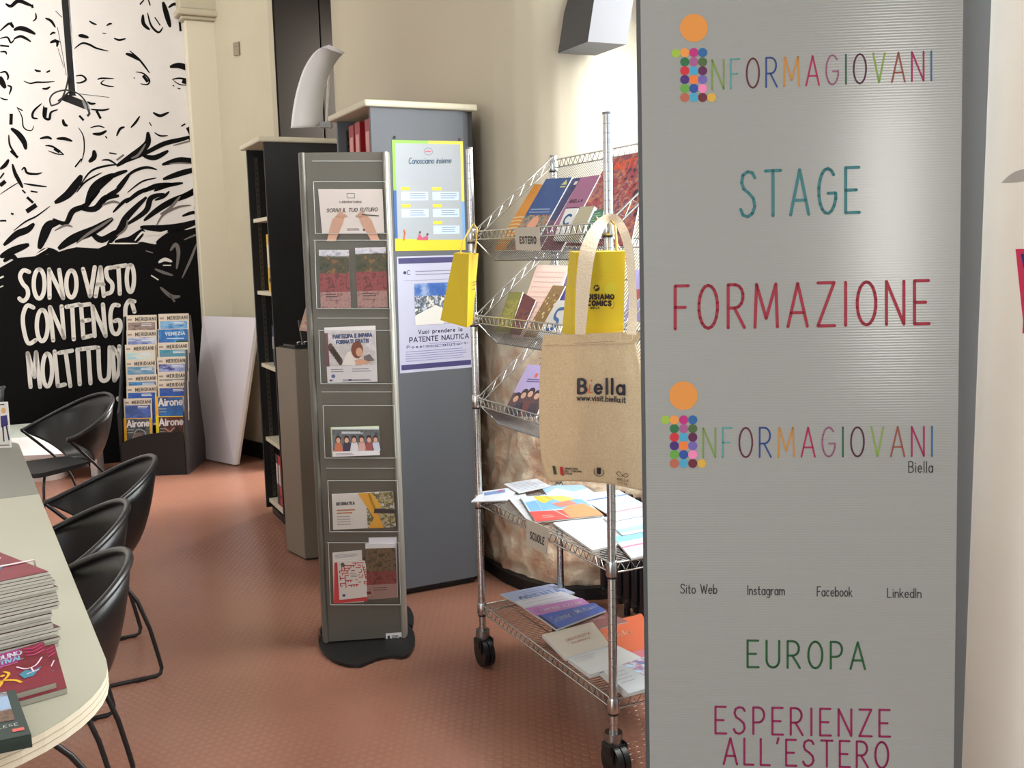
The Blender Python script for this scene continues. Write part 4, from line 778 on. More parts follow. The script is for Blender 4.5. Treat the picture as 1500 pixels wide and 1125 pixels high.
def spx(u, v, off=.0): return hit(u, v, SFP - sb * off, SFN)
ACR = acrylic(); ACE = mt((196, 200, 198), .15, name='acrylic_edge')
pockets = [(459, 565, 236, 266, 342), (461, 568, 352, 352, 452), (467, 574, 466, 484, 562), (473, 577, 574, 594, 671), (480, 582, 686, 704, 779), (481, 584, 795, 795, 886)]
for (x0, x1, yb, yf, y1) in pockets:
    mb = MB(); o1 = .004; of = .030
    # back plate, front plate, base
    mb.add([spx(x0 - 2, yb, o1), spx(x1 - 1, yb, o1), spx(x1 + 1, y1, o1), spx(x0 + 2, y1, o1)], [(0, 1, 2, 3)], ACR)
    f = [spx(x0, yf, of), spx(x1, yf, of), spx(x1 + 3, y1, of - .012), spx(x0 + 3, y1, of - .012)]
    mb.add(f, [(0, 1, 2, 3)], ACR); b2 = [spx(x0, yf, o1), spx(x1, yf, o1), spx(x1 + 3, y1, o1), spx(x0 + 3, y1, o1)]
    mb.add([f[0], f[3], b2[3], b2[0], f[1], f[2], b2[2], b2[1]], [(0, 1, 2, 3), (4, 5, 6, 7), (1, 5, 6, 2)], ACR)
    for p, q in ((f[0], f[1]), (f[1], f[2]), (f[2], f[3]), (f[3], f[0]), (spx(x0 - 2, yb, o1), spx(x1 - 1, yb, o1))): mb.tube([p, q], .0011, ACE, 5)
    mb.build('pocket', parent=stand)
mb = MB(); c_ = [spx(565, 928, .001), spx(589, 926, .001), spx(590, 937, .001), spx(565.5, 939, .001)]
mb.hexa([q - sb * .002 for q in c_] + c_, PAPER); f_, a_ = bil([q - sb * .002 for q in c_]); S = Sheet(mb, f_, -sb, .0004); S.rect(.1, a_ * .3, .25, a_ * .8, (40, 40, 40)); S.lines(.35, .78, a_ * .35, a_ * .7, 3, .05, (80, 80, 80)); S.rect(.8, a_ * .55, .92, a_ * .85, (40, 40, 40)); mb.build('label_plate', parent=stand)
GS = 'leaflets in the pockets of the grey column'
def in_pocket(px, th, col, label, draw=None, off=.012, name='leaflet', cat='leaflet', edge=None):
    c = [spx(u, v, off) for u, v in px]; return leaflet(name, label, cat, c, th, col, draw, GS, edge or PAPER)
def hand(S, x, y, fl, c=(196, 150, 128)):
    k = fl
    S.poly([(x - k * .20, y + .32), (x - k * .06, y + .32), (x + k * .08, y + .05), (x + k * .12, y - .06), (x + k * .02, y - .12), (x - k * .08, y - .02)], c, 2)
    for i in range(4): S.stroke([(x + k * (.0 + .03 * i), y - .06), (x + k * (.06 + .03 * i), y - .15 + .025 * i)], .03, c, 3)
def d_hands(S, a):
    S.text('SCRIVI IL TUO FUTURO', .1, .9, a * .52, a * .5, a * .075, .012, (84, 76, 78), gap=.2, slant=.25); S.text('LABORATORIO', .32, .66, a * .31, a * .31, a * .04, .008, (90, 84, 86))
    S.stroke([(.44, a * .10), (.56, a * .10), (.56, a * .2), (.44, a * .2), (.44, a * .1)], .008, (100, 96, 96), 1); hand(S, .26, a * .72, 1); hand(S, .72, a * .72, -1); S.stroke([(.66, a * .58), (.92, a * .61)], .016, (40, 36, 36), 4)
    S.lines(.4, .6, a * .9, a * .93, 2, .012, (120, 110, 110)); S.rect(.66, a * .9, .7, a * .95, (60, 50, 70), 1)
in_pocket([(466, 277), (560, 277), (563, 341), (472, 342)], .003, (214, 202, 198), 'white card with two writing hands, top pocket of the grey column', d_hands)
LAND = [(100, 44, 50), (140, 66, 66), (70, 66, 44), (120, 60, 58), (170, 110, 104)]
def d_land(S, a):
    S.rect(0, 0, 1, a * .12, pic([(190, 190, 206), (220, 214, 220), (150, 150, 170)], 40, 3), 1); S.rect(0, a * .1, 1, a * .40, pic([(40, 50, 34), (80, 76, 50), (56, 60, 40), (130, 90, 50)], 45, 4), 1); S.rect(0, a * .40, 1, a * .72, pic([(120, 44, 50), (150, 70, 72), (96, 36, 44)], 60, 5), 1); S.rect(0, a * .72, 1, a, pic([(150, 112, 110), (176, 134, 128), (130, 90, 92)], 50, 5), 1)
    S.lines(.18, .62, a * .76, a * .80, 2, .03, (56, 40, 44), 2); S.lines(.18, .7, a * .86, a * .88, 1, .02, (110, 80, 84), 2)
in_pocket([(467, 366), (511, 366), (514, 451), (470, 452)], .005, (150, 110, 108), 'leaflet with a red and green landscape, left one in the second pocket', d_land)
in_pocket([(520, 363), (565, 362), (568, 450), (524, 451)], .006, (150, 110, 108), 'leaflet with a red and green landscape, right one in the second pocket', d_land)
def d_woman(S, a):
    S.rect(0, 0, 1, a * .07, (214, 208, 210), 1); S.rect(.02, a * .08, .98, a * .7, pic([(206, 200, 204), (190, 180, 180), (214, 210, 214)], 20, 3), 1)
    S.text('PARTECIPA E IMPARA', .16, .92, a * .2, a * .19, a * .06, .022, (70, 90, 140), gap=.2); S.text('FORMATI GRATIS', .22, .86, a * .3, a * .29, a * .06, .022, (70, 90, 140), gap=.2)
    S.poly([(.3, a * .68), (.42, a * .46), (.56, a * .42), (.62, a * .56), (.56, a * .7)], (226, 216, 210), 2); S.disc(.62, a * .42, .12, (120, 64, 44), 3, 14, .17); S.disc(.66, a * .46, .07, (206, 156, 130), 4, 12, .09)
    S.poly([(.56, a * .6), (.7, a * .58), (.9, a * .66), (.6, a * .7)], (206, 156, 130), 4); S.poly([(.74, a * .54), (.86, a * .5), (.96, a * .62), (.76, a * .64)], (110, 96, 96), 3)
    for i in range(6): S.disc(.1 + .035 * i, a * (.36 + .05 * i), .05, (80, 66, 56), 3, 8, .09)
    S.rect(0, a * .1, .06, a * .7, (110, 70, 76), 2); S.rect(0, a * .71, 1, a, (212, 206, 210), 2); S.lines(.08, .4, a * .76, a * .8, 2, .014, (110, 100, 120), 3); S.lines(.5, .9, a * .76, a * .8, 2, .014, (110, 100, 120), 3); S.disc(.12, a * .88, .04, (90, 100, 150), 3); S.rect(.04, a * .94, .1, a * .97, (60, 60, 120), 3); S.rect(.42, a * .94, .48, a * .97, (50, 60, 130), 3); S.lines(.3, .9, a * .95, a * .97, 2, .012, (110, 100, 120), 3)
in_pocket([(475, 480), (550, 477), (553, 559), (480, 561)], .004, (212, 206, 210), 'flyer with a woman at a laptop, third pocket of the column', d_woman, name='flyer', cat='flyer')
def d_group(S, a):
    S.rect(0, .02, 1, a * .8, pic([(60, 66, 74), (110, 116, 120), (80, 80, 84)], 30, 6), 1)
    for i, (x, c) in enumerate([(.12, (190, 110, 80)), (.3, (60, 50, 70)), (.46, (206, 206, 210)), (.62, (200, 160, 150)), (.78, (150, 80, 80)), (.92, (190, 200, 214))]):
        S.poly([(x - .1, a * .82), (x - .06, a * .5), (x + .06, a * .5), (x + .1, a * .82)], c, 2); S.disc(x, a * .38, .06, (60, 36, 30), 3, 10, .09); S.disc(x, a * .42, .045, (206, 160, 136), 4, 10, .06)
    S.rect(0, a * .82, 1, a, (216, 214, 216), 3); S.lines(.05, .5, a * .9, a * .94, 2, .012, (140, 130, 140), 4); S.lines(.2, .7, a * .12, a * .16, 2, .02, (200, 206, 210), 2)
for k_ in range(5):
    in_pocket([(484 + k_ * .6, 626 + k_ * .5), (555, 624 + k_), (556.5, 666.5), (486 + k_ * .6, 669)], .0025, (190, 196, 60) if k_ == 0 else (206, 214, 208), ['yellow-edged card at the back of the small stack, fourth pocket', 'second card from the back of the small stack, fourth pocket', 'middle card of the small stack, fourth pocket', 'card just behind the front one, fourth pocket', 'card with a photo of a row of people, front of the fourth pocket'][k_], d_group if k_ == 4 else None, .010 + k_ * .0032, 'postcard', 'card')
def d_yel(S, a):
    S.poly([(.42, 0), (.62, 0), (.80, a), (.56, a), (.66, a * .72)], (222, 160, 50), 2); S.rect(.55, 0, 1, a, pic([(96, 86, 74), (190, 176, 150), (150, 140, 80), (60, 56, 56), (206, 200, 190)], 28, 9), 1); S.poly([(.68, a * .45), (1, a * .5), (1, a * .62), (.66, a * .58)], (50, 46, 50), 3); S.poly([(.64, 0), (.8, a * .4), (.66, a * .5), (.58, 0)], (222, 170, 60), 2)
    S.text('INFORMATICA', .07, .36, a * .32, a * .31, a * .08, .012, (90, 86, 90)); S.lines(.07, .38, a * .46, a * .54, 2, .02, (190, 110, 70), 2); S.lines(.07, .34, a * .64, a * .86, 4, .012, (150, 144, 146), 2)
in_pocket([(486, 724), (576, 720), (580, 772), (488, 776)], .004, (214, 208, 204), 'white and yellow flyer with a photo, fifth pocket of the column', d_yel, name='flyer', cat='flyer')
def d_maze(S, a):
    rnd = random.Random(5); S.rect(.02, .02, .98, a * .98, (222, 214, 210), 1); n = 11
    for i in range(n):
        for j in range(int(n * a * .78)):
            x = .05 + .9 * i / n; y = .06 + .9 * j / n; q = .9 / n
            if rnd.random() < .5: S.rect(x, y, x + q, y + .028, (190, 40, 50), 2)
            if rnd.random() < .5: S.rect(x, y, x + .028, y + q, (190, 40, 50), 2)
    S.rect(.36, a * .28, .66, a * .5, (222, 214, 210), 3); S.lines(.4, .62, a * .34, a * .42, 3, .014, (90, 80, 90), 4); S.rect(.1, a * .86, .18, a * .92, (60, 50, 120), 3); S.rect(.8, a * .86, .92, a * .93, (110, 40, 40), 3); S.poly([(.1, .1), (.2, .04), (.28, .14), (.18, .2)], (90, 90, 80), 4)
in_pocket([(487, 810), (530, 806), (533, 882), (489, 884)], .003, (222, 216, 214), 'plain white leaflet at the back left of the lowest pocket', d_tx((170, 160, 170), 3, .08, .9, .05, .1), .008)
in_pocket([(490, 824), (531, 820), (538, 880), (489, 884)], .003, (214, 60, 66), 'red-edged leaflet under the maze leaflet, lowest pocket', None, .012)
in_pocket([(494, 822), (534, 821), (549, 873), (497, 879)], .003, (222, 214, 210), 'leaflet with a red maze, lowest pocket of the column', d_maze, .018)
in_pocket([(540, 788), (581, 787), (583, 875), (542, 878)], .012, (216, 214, 222), 'white leaflets standing tall at the back of the lowest pocket', None, .006)
in_pocket([(535, 797), (579, 796), (582, 875), (538, 878)], .006, (170, 130, 126), 'leaflet with a brown landscape, lowest pocket of the column', lambda S, a: (S.rect(0, 0, 1, a * .08, (220, 218, 224), 1), S.rect(0, a * .08, 1, a * .5, pic([(80, 66, 54), (120, 96, 66), (60, 56, 40)], 45, 4), 1), S.rect(0, a * .5, 1, a * .74, pic([(120, 50, 50), (140, 66, 64), (96, 40, 44)], 60, 5), 1), S.rect(0, a * .74, 1, a, (160, 124, 118), 1), S.lines(.2, .7, a * .8, a * .84, 2, .02, (90, 60, 64), 2)), .018)

# ================================================================== CABINETS
def cab(name, label, e0, n0, L, D, H, side_m, round_=False):
    root = thing(name, label, 'bookcase', EN(e0 + L / 2, n0 + D / 2, 0)); t = .02
    mb = MB()
    if round_:
        r = .07; ar = [(e0 + r - r * math.cos(a * math.pi / 12), n0 + D - r + r * math.sin(a * math.pi / 12)) for a in range(7)]
        pts = [(e0, n0)] + ar + [(e0 + t + .05, n0 + D), (e0 + t + .05, n0 + D - .02)] + [(e0 + t, n0 + D - r)] + [(e0 + t, n0)]
        mb.prism([EN(*p) for p in pts], .035, H, side_m, True)
    else: mb.ebox(e0, e0 + t, n0, n0 + D, .035, H, side_m)
    o = mb.build('side_panel', parent=root)
    if round_:
        for p in o.data.polygons: p.use_smooth = False
    mb = MB(); mb.ebox(e0 + L - t, e0 + L, n0, n0 + D, .035, H, side_m); mb.build('side_panel', parent=root, bev=.002)
    mb = MB(); mb.ebox(e0 + t, e0 + L - t, n0 + D - .02, n0 + D, .035, H, DARKLAM); mb.build('back_panel', parent=root)
    mb = MB(); mb.ebox(e0 + .03, e0 + L - .03, n0 + .03, n0 + D - .05, 0, .04, BLACKMETAL); mb.build('plinth', parent=root)
    mb = MB(); mb.ebox(e0 - .02, e0 + L + .03, n0 - .03, n0 + D + .012, H, H + .028, CREAMTOP); mb.build('top_board', parent=root, bev=.008)
    mb = MB()
    for e in (e0 + t + .001, e0 + L - t - .004):
        mb.ebox(e, e + .003, n0 + .04, n0 + .06, .1, H - .04, mt((96, 92, 86), .4, .7)); 
        z = .14
        while z < H - .06: mb.ebox(e - .0005, e + .0035, n0 + .046, n0 + .054, z, z + .008, BLACKMETAL); z += .032
    mb.build('shelf_rail', parent=root)
    return root
bigc = cab('bookcase', 'slate grey bookcase with posters taped to its end panel', 4.085, 1.385, .50, .475, 2.145, SLATE, True)
lefc = cab('bookcase', 'black open bookcase on the left with cream shelves and ring binders', 5.465, 1.247, .46, .45, 2.145, DARKLAM)
def shelves(root, e0, n0, L, D, zs, m):
    for z in zs:
        mb = MB(); mb.ebox(e0 + .022, e0 + L - .022, n0 + .015, n0 + D - .025, z, z + .022, m); mb.build('shelf', parent=root, bev=.002)
LZ = []
Pq = EN(5.5, 1.25, 0)
for v in (322, 434, 543, 651, 760):
    P = hit(398, v, EN(0, 1.262, 0), nV); LZ.append(P.z)
print('left shelves', LZ)
LZ[-1] = .07
shelves(lefc, 5.465, 1.247, .46, .45, LZ, CREAMTOP)
BZ = [.07, .42, .78, 1.13, 1.48, 1.80]
shelves(bigc, 4.085, 1.385, .50, .475, BZ, CREAMTOP)
def binder(e, n, z, w, h, d, col, label, group, spine_label=(200, 190, 180)):
    root = thing('ring_binder', label, 'binder', EN(e + w / 2, n + d / 2, z), group)
    m = mt(col, .45); mb = MB(); mb.ebox(e, e + .003, n, n + d, z, z + h, m); mb.ebox(e + w - .003, e + w, n, n + d, z, z + h, m); mb.ebox(e, e + w, n - .003, n, z, z + h, m); mb.build('cover', parent=root)
    mb = MB(); mb.ebox(e + .006, e + w - .006, n + .01, n + d - .02, z + .005, z + h - .015, PAPER); mb.build('pages', parent=root)
    mb = MB(); mb.ebox(e + w * .18, e + w * .82, n - .0045, n - .003, z + h * .42, z + h * .82, mt(spine_label, .6)); mb.build('spine_label', parent=root)
    mb = MB(); mb.cyl(EN(e + w / 2, n - .0031, z + h * .2), EN(e + w / 2, n - .005, z + h * .2), .011, BLACKMETAL, 12); mb.build('finger_ring', parent=root)
    return root
labs = ['red ring binder at the near end of the slate bookcase top shelf', 'second red ring binder from the near end of the top shelf', 'third red ring binder, left of the gap on the top shelf', 'red ring binder furthest from the posters on the top shelf']
for i, e in enumerate((4.112, 4.192, 4.335, 4.425)): binder(e, 1.42, BZ[5] + .0225, .07, .295 - .004 * (i % 2), .27, (150, 26, 34), labs[i], 'red binders on the slate bookcase', (206, 150, 144))
for i, e in enumerate((5.50, 5.585)): binder(e, 1.28, LZ[1] + .0225, .078, .32, .27, (214, 168, 30), ['yellow ring binder nearest the end panel of the black bookcase', 'second yellow ring binder in the black bookcase'][i], 'yellow binders in the black bookcase', (214, 206, 190))
cols = [(60, 70, 110), (120, 130, 150), (50, 60, 90), (160, 150, 150), (80, 60, 80), (60, 90, 130), (130, 120, 120), (40, 50, 80)]
nm = ['slim navy', 'slim blue-grey', 'slim dark blue', 'slim pale grey', 'slim plum', 'slim mid blue', 'slim taupe', 'slim midnight blue']
for i in range(8):
    e = 5.5 + i * .026; mb = MB(); mb.ebox(e, e + .023, 1.29, 1.48, LZ[2] + .0225, LZ[2] + .0225 + .22 + .01 * (i % 3), mt(cols[i], .5)); mb.ebox(e + .004, e + .019, 1.2885, 1.29, LZ[2] + .12, LZ[2] + .19, mt((190, 190, 190), .5))
    tag(mb.build('book', loc=EN(e, 1.3, LZ[2] + .0225)), nm[i] + ' book standing on the middle shelf of the black bookcase', 'book', 'books on the middle shelf of the black bookcase')
for i, (c_, n_) in enumerate([((150, 100, 50), 'tan'), ((90, 60, 40), 'brown'), ((120, 60, 40), 'rust')]):
    e = 5.51 + i * .045; mb = MB(); mb.ebox(e, e + .04, 1.30, 1.50, LZ[3] + .0225, LZ[3] + .0225 + .24, mt(c_, .5)); mb.ebox(e + .008, e + .032, 1.2985, 1.30, LZ[3] + .14, LZ[3] + .2, mt((200, 190, 160), .5)); tag(mb.build('book', loc=EN(e, 1.3, LZ[3] + .0225)), n_ + ' book on the lower shelf of the black bookcase', 'book', 'books on the lower shelf of the black bookcase')
for i, (c_, n_) in enumerate([((190, 30, 36), 'red'), ((40, 40, 110), 'blue'), ((170, 34, 40), 'crimson'), ((30, 34, 60), 'navy')]):
    e = 5.50 + i * .06; binder(e, 1.28, LZ[4] + .0225, .055, .30, .24, c_, n_ + ' ring binder at the bottom of the black bookcase', 'binders at the bottom of the black bookcase')
# posters on end panel
PPt = EN(4.085, 0, 0)
def ppx(u, v, o=.001): return hit(u, v, PPt - eV * o, eV)
def d_posterA(S, a):
    S.rect(.04, .04, .96, a * .92, (166, 173, 179), 1); S.rect(0, 0, .5, .04, (140, 196, 70), 1); S.rect(.5, 0, 1, .04, (240, 214, 60), 1); S.rect(0, .04, .04, a * .45, (140, 196, 70), 1); S.rect(0, a * .45, .04, a * .9, (50, 96, 160), 1); S.rect(.96, .04, 1, a * .55, (240, 220, 90), 1); S.rect(.96, a * .55, 1, a * .9, (120, 170, 226), 1)
    S.poly([(0, a * .885), (.5, a * .90), (1, a * .905), (1, a), (0, a)], (242, 204, 30), 2)
    S.stroke(arc(.5, .14, .06, .045, 0, 360, 16), .006, (120, 110, 130), 2); S.rect(.46, .13, .54, .145, (200, 80, 90), 2)
    S.text('Conosciamo insieme', .22, .82, .30, .285, .075, .010, (50, 90, 120), 3, gap=.12, slant=.15)
    S.lines(.1, .92, a * .24, a * .34, 6, .008, (170, 174, 190), 2, .1)
    for r_ in range(3):
        for c_ in range(2):
            x = .1 + .44 * c_; y = a * (.42 + .155 * r_)
            if r_ == 2 and c_ == 0: continue
            S.rect(x, y, x + .13, y + .04, (244, 208, 50), 3); S.rect(x, y + .06, x + .38, y + .17, (196, 214, 230), 2); S.lines(x + .12, x + .36, y + .085, y + .14, 3, .008, (110, 130, 170), 3)
    S.stroke([(.12, a * .9), (.14, a * .84), (.13, a * .81)], .02, (200, 100, 60), 4); S.poly([(.3, a * .9), (.34, a * .84), (.38, a * .88), (.46, a * .86), (.46, a * .905)], (196, 80, 110), 4); S.disc(.35, a * .83, .015, (110, 60, 50), 5); S.disc(.455, a * .85, .014, (60, 50, 80), 5); S.stroke([(.18, a * .82), (.27, a * .82), (.27, a * .88), (.18, a * .88), (.18, a * .82)], .005, (160, 180, 190), 3)
leaflet('poster', 'colourful framed-print poster at the top of the slate end panel', 'poster', [ppx(574, 205), ppx(678, 207), ppx(682, 366), ppx(579, 368)], .0008, (214, 222, 228), d_posterA)
def d_posterB(S, a):
    S.rect(.02, .02, .98, .09, (62, 58, 110), 1); S.rect(.02, a * .93, .98, a * .975, (62, 58, 110), 1); S.disc(.1, .2, .02, (40, 50, 90), 1); S.text('C', .13, .17, .225, .225, .05, .008, (40, 50, 90)); S.lines(.24, .92, .19, .23, 2, .010, (120, 120, 150), 1)
    S.lines(.08, .92, .30, .31, 1, .008, (150, 150, 170), 1)
    S.rect(.22, .34, .88, .86, pic([(60, 90, 150), (214, 216, 222), (110, 120, 140), (40, 60, 60), (226, 224, 220)], 26, 7), 1); S.rect(.22, .34, .88, .5, pic([(44, 90, 170), (70, 110, 180), (150, 170, 206)], 14, 2), 2); S.poly([(.22, .86), (.22, .74), (.5, .62), (.74, .72), (.6, .86)], (222, 220, 214), 3)
    S.text('Vuoi prendere la', .26, .86, .97, .97, .05, .009, (52, 50, 84), 2); S.text('PATENTE NAUTICA', .14, .95, 1.07, 1.065, .058, .011, (48, 46, 80), 2, gap=.2); S.text('Possiamo aiutarti', .1, .94, 1.145, 1.14, .032, .007, (90, 90, 140), 2)
    S.lines(.4, .95, a * .76, a * .79, 3, .008, (150, 150, 190), 2); S.lines(.08, .95, a * .82, a * .90, 5, .008, (140, 140, 190), 2, .1)
leaflet('poster', 'white notice with navy bars and a harbour photo, below the colourful poster', 'poster', [ppx(581, 376), ppx(690, 373), ppx(692, 538), ppx(586, 547)], .0008, (190, 191, 212), d_posterB)
mb = MB(); 
for u, v in ((577, 199), (672, 202)): mb.obox(ppx(u, v, .002), nV * .008, -ZV * .012, -eV * .004, BLACKMETAL)
o = mb.build('poster_clip', parent=bigc); 

# grey pedestal
pc = V((-1.071, 4.883, 0)); pd = V((-1.204, 5.056, 0)) - pc; L_ = pd.length
zt = hit(436, 512, pc, V((0, 1, 0))).z
ped = thing('pedestal_cabinet', 'waist-high warm grey cabinet between the black bookcase and the leaflet column', 'cabinet', pc + V((.1, .1, 0)))
PG = mt((122, 112, 98), .5, name='warm_grey_laminate'); pw = V((.86, .25, 0)).normalized() * .42
mb = MB(); mb.prism([pc, pc + pw, pc + pw + pd, pc + pd], .01, zt, PG); mb.build('body', parent=ped, bev=.004)
mb = MB(); mb.prism([pc + pw * .02 + pd * .02, pc + pw * .98 + pd * .02, pc + pw * .98 + pd * .98, pc + pw * .02 + pd * .98], 0, .012, BLACKMETAL); mb.build('plinth', parent=ped)
mb = MB(); mb.prism([pc + pw * .03 + pd * .03, pc + pw * .97 + pd * .03, pc + pw * .97 + pd * .97, pc + pw * .03 + pd * .97], zt, zt + .006, DARKLAM); mb.build('top_inset', parent=ped)
# desktop rack and leaflets on it
hold = thing('leaflet_holder', 'black desktop holder with clips on the warm grey cabinet', 'holder', pc + pw * .3 + pd * .5 + ZV * (zt + .006))
mb = MB(); o_ = pc + pw * .05 + pd * .2 + ZV * (zt + .006); mb.obox(o_, pw * .8, pd * .6, ZV * .012, BLACKPLASTIC); mb.hexa([o_ + pw * .1 + ZV * .012, o_ + pw * .7 + ZV * .012, o_ + pw * .75 + ZV * .13 + pd * .4, o_ + pw * .15 + ZV * .13 + pd * .4] + [q + pd * .06 for q in (o_ + pw * .1 + ZV * .012, o_ + pw * .7 + ZV * .012, o_ + pw * .75 + ZV * .13 + pd * .4, o_ + pw * .15 + ZV * .13 + pd * .4)], BLACKPLASTIC); mb.build('tray', parent=hold, bev=.002)
mb = MB()
for k_ in range(4): 
    c_ = o_ + pw * (.04 + .08 * k_) + ZV * .014; mb.tube([c_ + V((0, 0, 0)), c_ + ZV * .012 - pw * .01, c_ + ZV * .014 + pw * .04, c_ + pw * .05], .002, CHROME, 6)
mb.build('ring', parent=hold)
Yp = 4.86
c_ = [atY(456, 422, Yp + .04), atY(475, 418, Yp + .04), atY(470, 487, Yp - .02), atY(438, 484, Yp - .02)]
leaflet('booklet', 'pinkish floral booklet leaning behind the leaflet column', 'booklet', c_, .008, (190, 160, 146), lambda S, a: (S.rect(.05, .1, .95, a * .95, pic([(200, 120, 110), (206, 190, 170), (150, 160, 120), (214, 150, 130)], 22, 6), 1), S.lines(.3, .9, a * .1, a * .3, 3, .04, (180, 170, 150), 2)))

# ================================================================== CURVED LAMPS
LG_ = mt((112, 112, 115), .7, name='pale_grey_metal')
def fin():
    root = thing('curved_panel', 'pale curved sheet arching up from the top of the black bookcase', 'panel', atY(451, 188, 5.62)); mb = MB()
    Lp = smooth_line([(430, 187), (433, 160), (439, 130), (449, 100), (461, 80), (472, 70), (482, 65.5)], 4); Rp = smooth_line([(472, 185), (473, 160), (475.5, 135), (480, 115), (488, 98), (496, 86), (505, 77)], 4)
    n = len(Lp); A = []; Bq = []
    for i in range(n):
        t = i / (n - 1); y = 5.62 + .0 - .25 * t * t
        A.append(atY(*Lp[i], y)); Bq.append(atY(*Rp[i], y + .07))
    off = V((-.02, .02, 0)); vs = A + Bq + [p + off for p in A] + [p + off for p in Bq]
    fs = []
    for i in range(n - 1):
        fs += [(i, i + 1, n + i + 1, n + i), (2 * n + i, 3 * n + i, 3 * n + i + 1, 2 * n + i + 1), (i, 2 * n + i, 2 * n + i + 1, i + 1), (n + i, n + i + 1, 3 * n + i + 1, 3 * n + i)]
    fs += [(0, n, 3 * n, 2 * n), (n - 1, 3 * n - 1, 4 * n - 1, 2 * n - 1)]
    mb.add(vs, fs, mt((236, 236, 238), .5), True); mb.build('sheet', parent=root)
    mb = MB(); p = atY(474, 187, 5.66); mb.obox(atY(468, 186, 5.64), V((.06, .02, 0)), V((0, .06, 0)), ZV * .03, mt((130, 130, 132), .4, .5)); mb.cyl(atY(478, 184, 5.7), atY(482, 105, 5.7), .008, mt((210, 208, 200), .5), 8); mb.build('bracket', parent=root)
fin()
root = thing('wall_lamp', 'dark box lamp with a pale curved front, high beside the right window', 'lamp', atY(870, 70, 4.1) + V((0, 0, 0)))
Bq, Cq = atY(861, 61, 3.95), atY(918, 65, 3.98); ez = eV * .235
mb = MB(); Hh = .55
DKG = mt((46, 47, 50), .5)
prof = [(0, 0), (.16, -.012), (.3, -.03), (.45, -.07), (.6, -.14)]    # z up, offset right/forward of the curved front
n = len(prof); vs = []
for z, d in prof:
    s_ = nV * (-d * 2.6)
    vs += [Bq + ZV * z + s_, Cq + ZV * z + s_]
for z, d in prof: vs += [Bq + ez + ZV * z + nV * (-d * 2.6), Cq + ez + ZV * z + nV * (-d * 2.6)]
fs = []
for i in range(n - 1): fs.append((2 * i, 2 * i + 1, 2 * i + 3, 2 * i + 2))
mb.add(vs, fs, LG_, False); mb.add([Bq, Cq, Cq + ez, Bq + ez], [(0, 1, 2, 3)], LG_); mb.build('curved_front', parent=root)
mb = MB(); fs = []
for i in range(n - 1): fs += [(2 * i, 2 * i + 2, 2 * n + 2 * i + 2, 2 * n + 2 * i), (2 * i + 1, 2 * n + 2 * i + 1, 2 * n + 2 * i + 3, 2 * i + 3), (2 * n + 2 * i, 2 * n + 2 * i + 2, 2 * n + 2 * i + 3, 2 * n + 2 * i + 1)]
fs.append((2 * n - 2, 2 * n - 1, 4 * n - 1, 4 * n - 2)); mb.add(vs, fs, DKG); mb.build('housing', parent=root)
mb = MB(); c_ = (Cq + Bq) / 2 + ez + ZV * .3; mb.obox(c_ - nV * .02 - ZV * .03, nV * .62, eV * .04, ZV * .06, DKG); mb.build('arm', parent=root)

# thermostat plate
mb = MB(); S0 = EN(7.92, 1.49, 0); dv = (EN(7.2, 1.72, 0) - S0).normalized(); Nn = V((-dv.y, dv.x, 0)); Nn = Nn if Nn.dot(CAM - S0) > 0 else -Nn
c_ = [hit(u, v, S0 + Nn * .002, Nn) for u, v in ((343, 63), (351, 61), (352, 81), (344, 82))]
mb.hexa([q + Nn * .012 for q in c_] + [q + Nn * .0015 for q in c_], mt((146, 136, 116), .6)); S = Sheet(mb, bil([q + Nn * .012 for q in c_])[0], Nn, .0005); S.stroke([(.25, .4), (.75, .4)], .06, (110, 100, 86), 0)
tag(mb.build('wall_plate', loc=c_[3], bev=.002), 'small grey-beige plate high on the cream reveal beside the mural', 'plate')

# ================================================================== RADIATOR
rad = thing('radiator', 'black column radiator beneath the right window, behind the rack', 'radiator', EN(3.0, 2.2, 0))
RB = mt((16, 18, 26), .35, name='black_enamel'); NSEC = 24
rz0, rz1 = .045, .52
print('rad top', rz1)
for i in range(NSEC):
    e = 3.50 - i * .06; mb = MB()
    for nn in (2.15, 2.24): mb.tube([EN(e, nn, rz0 + .02), EN(e, nn, rz0 + .05), EN(e, nn, rz1 - .05), EN(e, nn, rz1 - .015)], [.014, .021, .021, .012], RB, 8)
    for z in (rz0 + .05, rz1 - .05): mb.tube([EN(e, 2.13, z), EN(e, 2.15, z), EN(e, 2.24, z), EN(e, 2.26, z)], [.012, .027, .027, .012], RB, 8)
    mb.build('section', parent=rad)
mb = MB()
for z in (rz0 + .05, rz1 - .05): mb.cyl(EN(3.51, 2.195, z), EN(3.74 - NSEC * .06, 2.195, z), .016, RB, 10)
for e in (3.4, 2.5): mb.cyl(EN(e, 2.195, 0), EN(e, 2.195, rz0 + .05), .014, RB, 8)
mb.build('pipe', parent=rad)

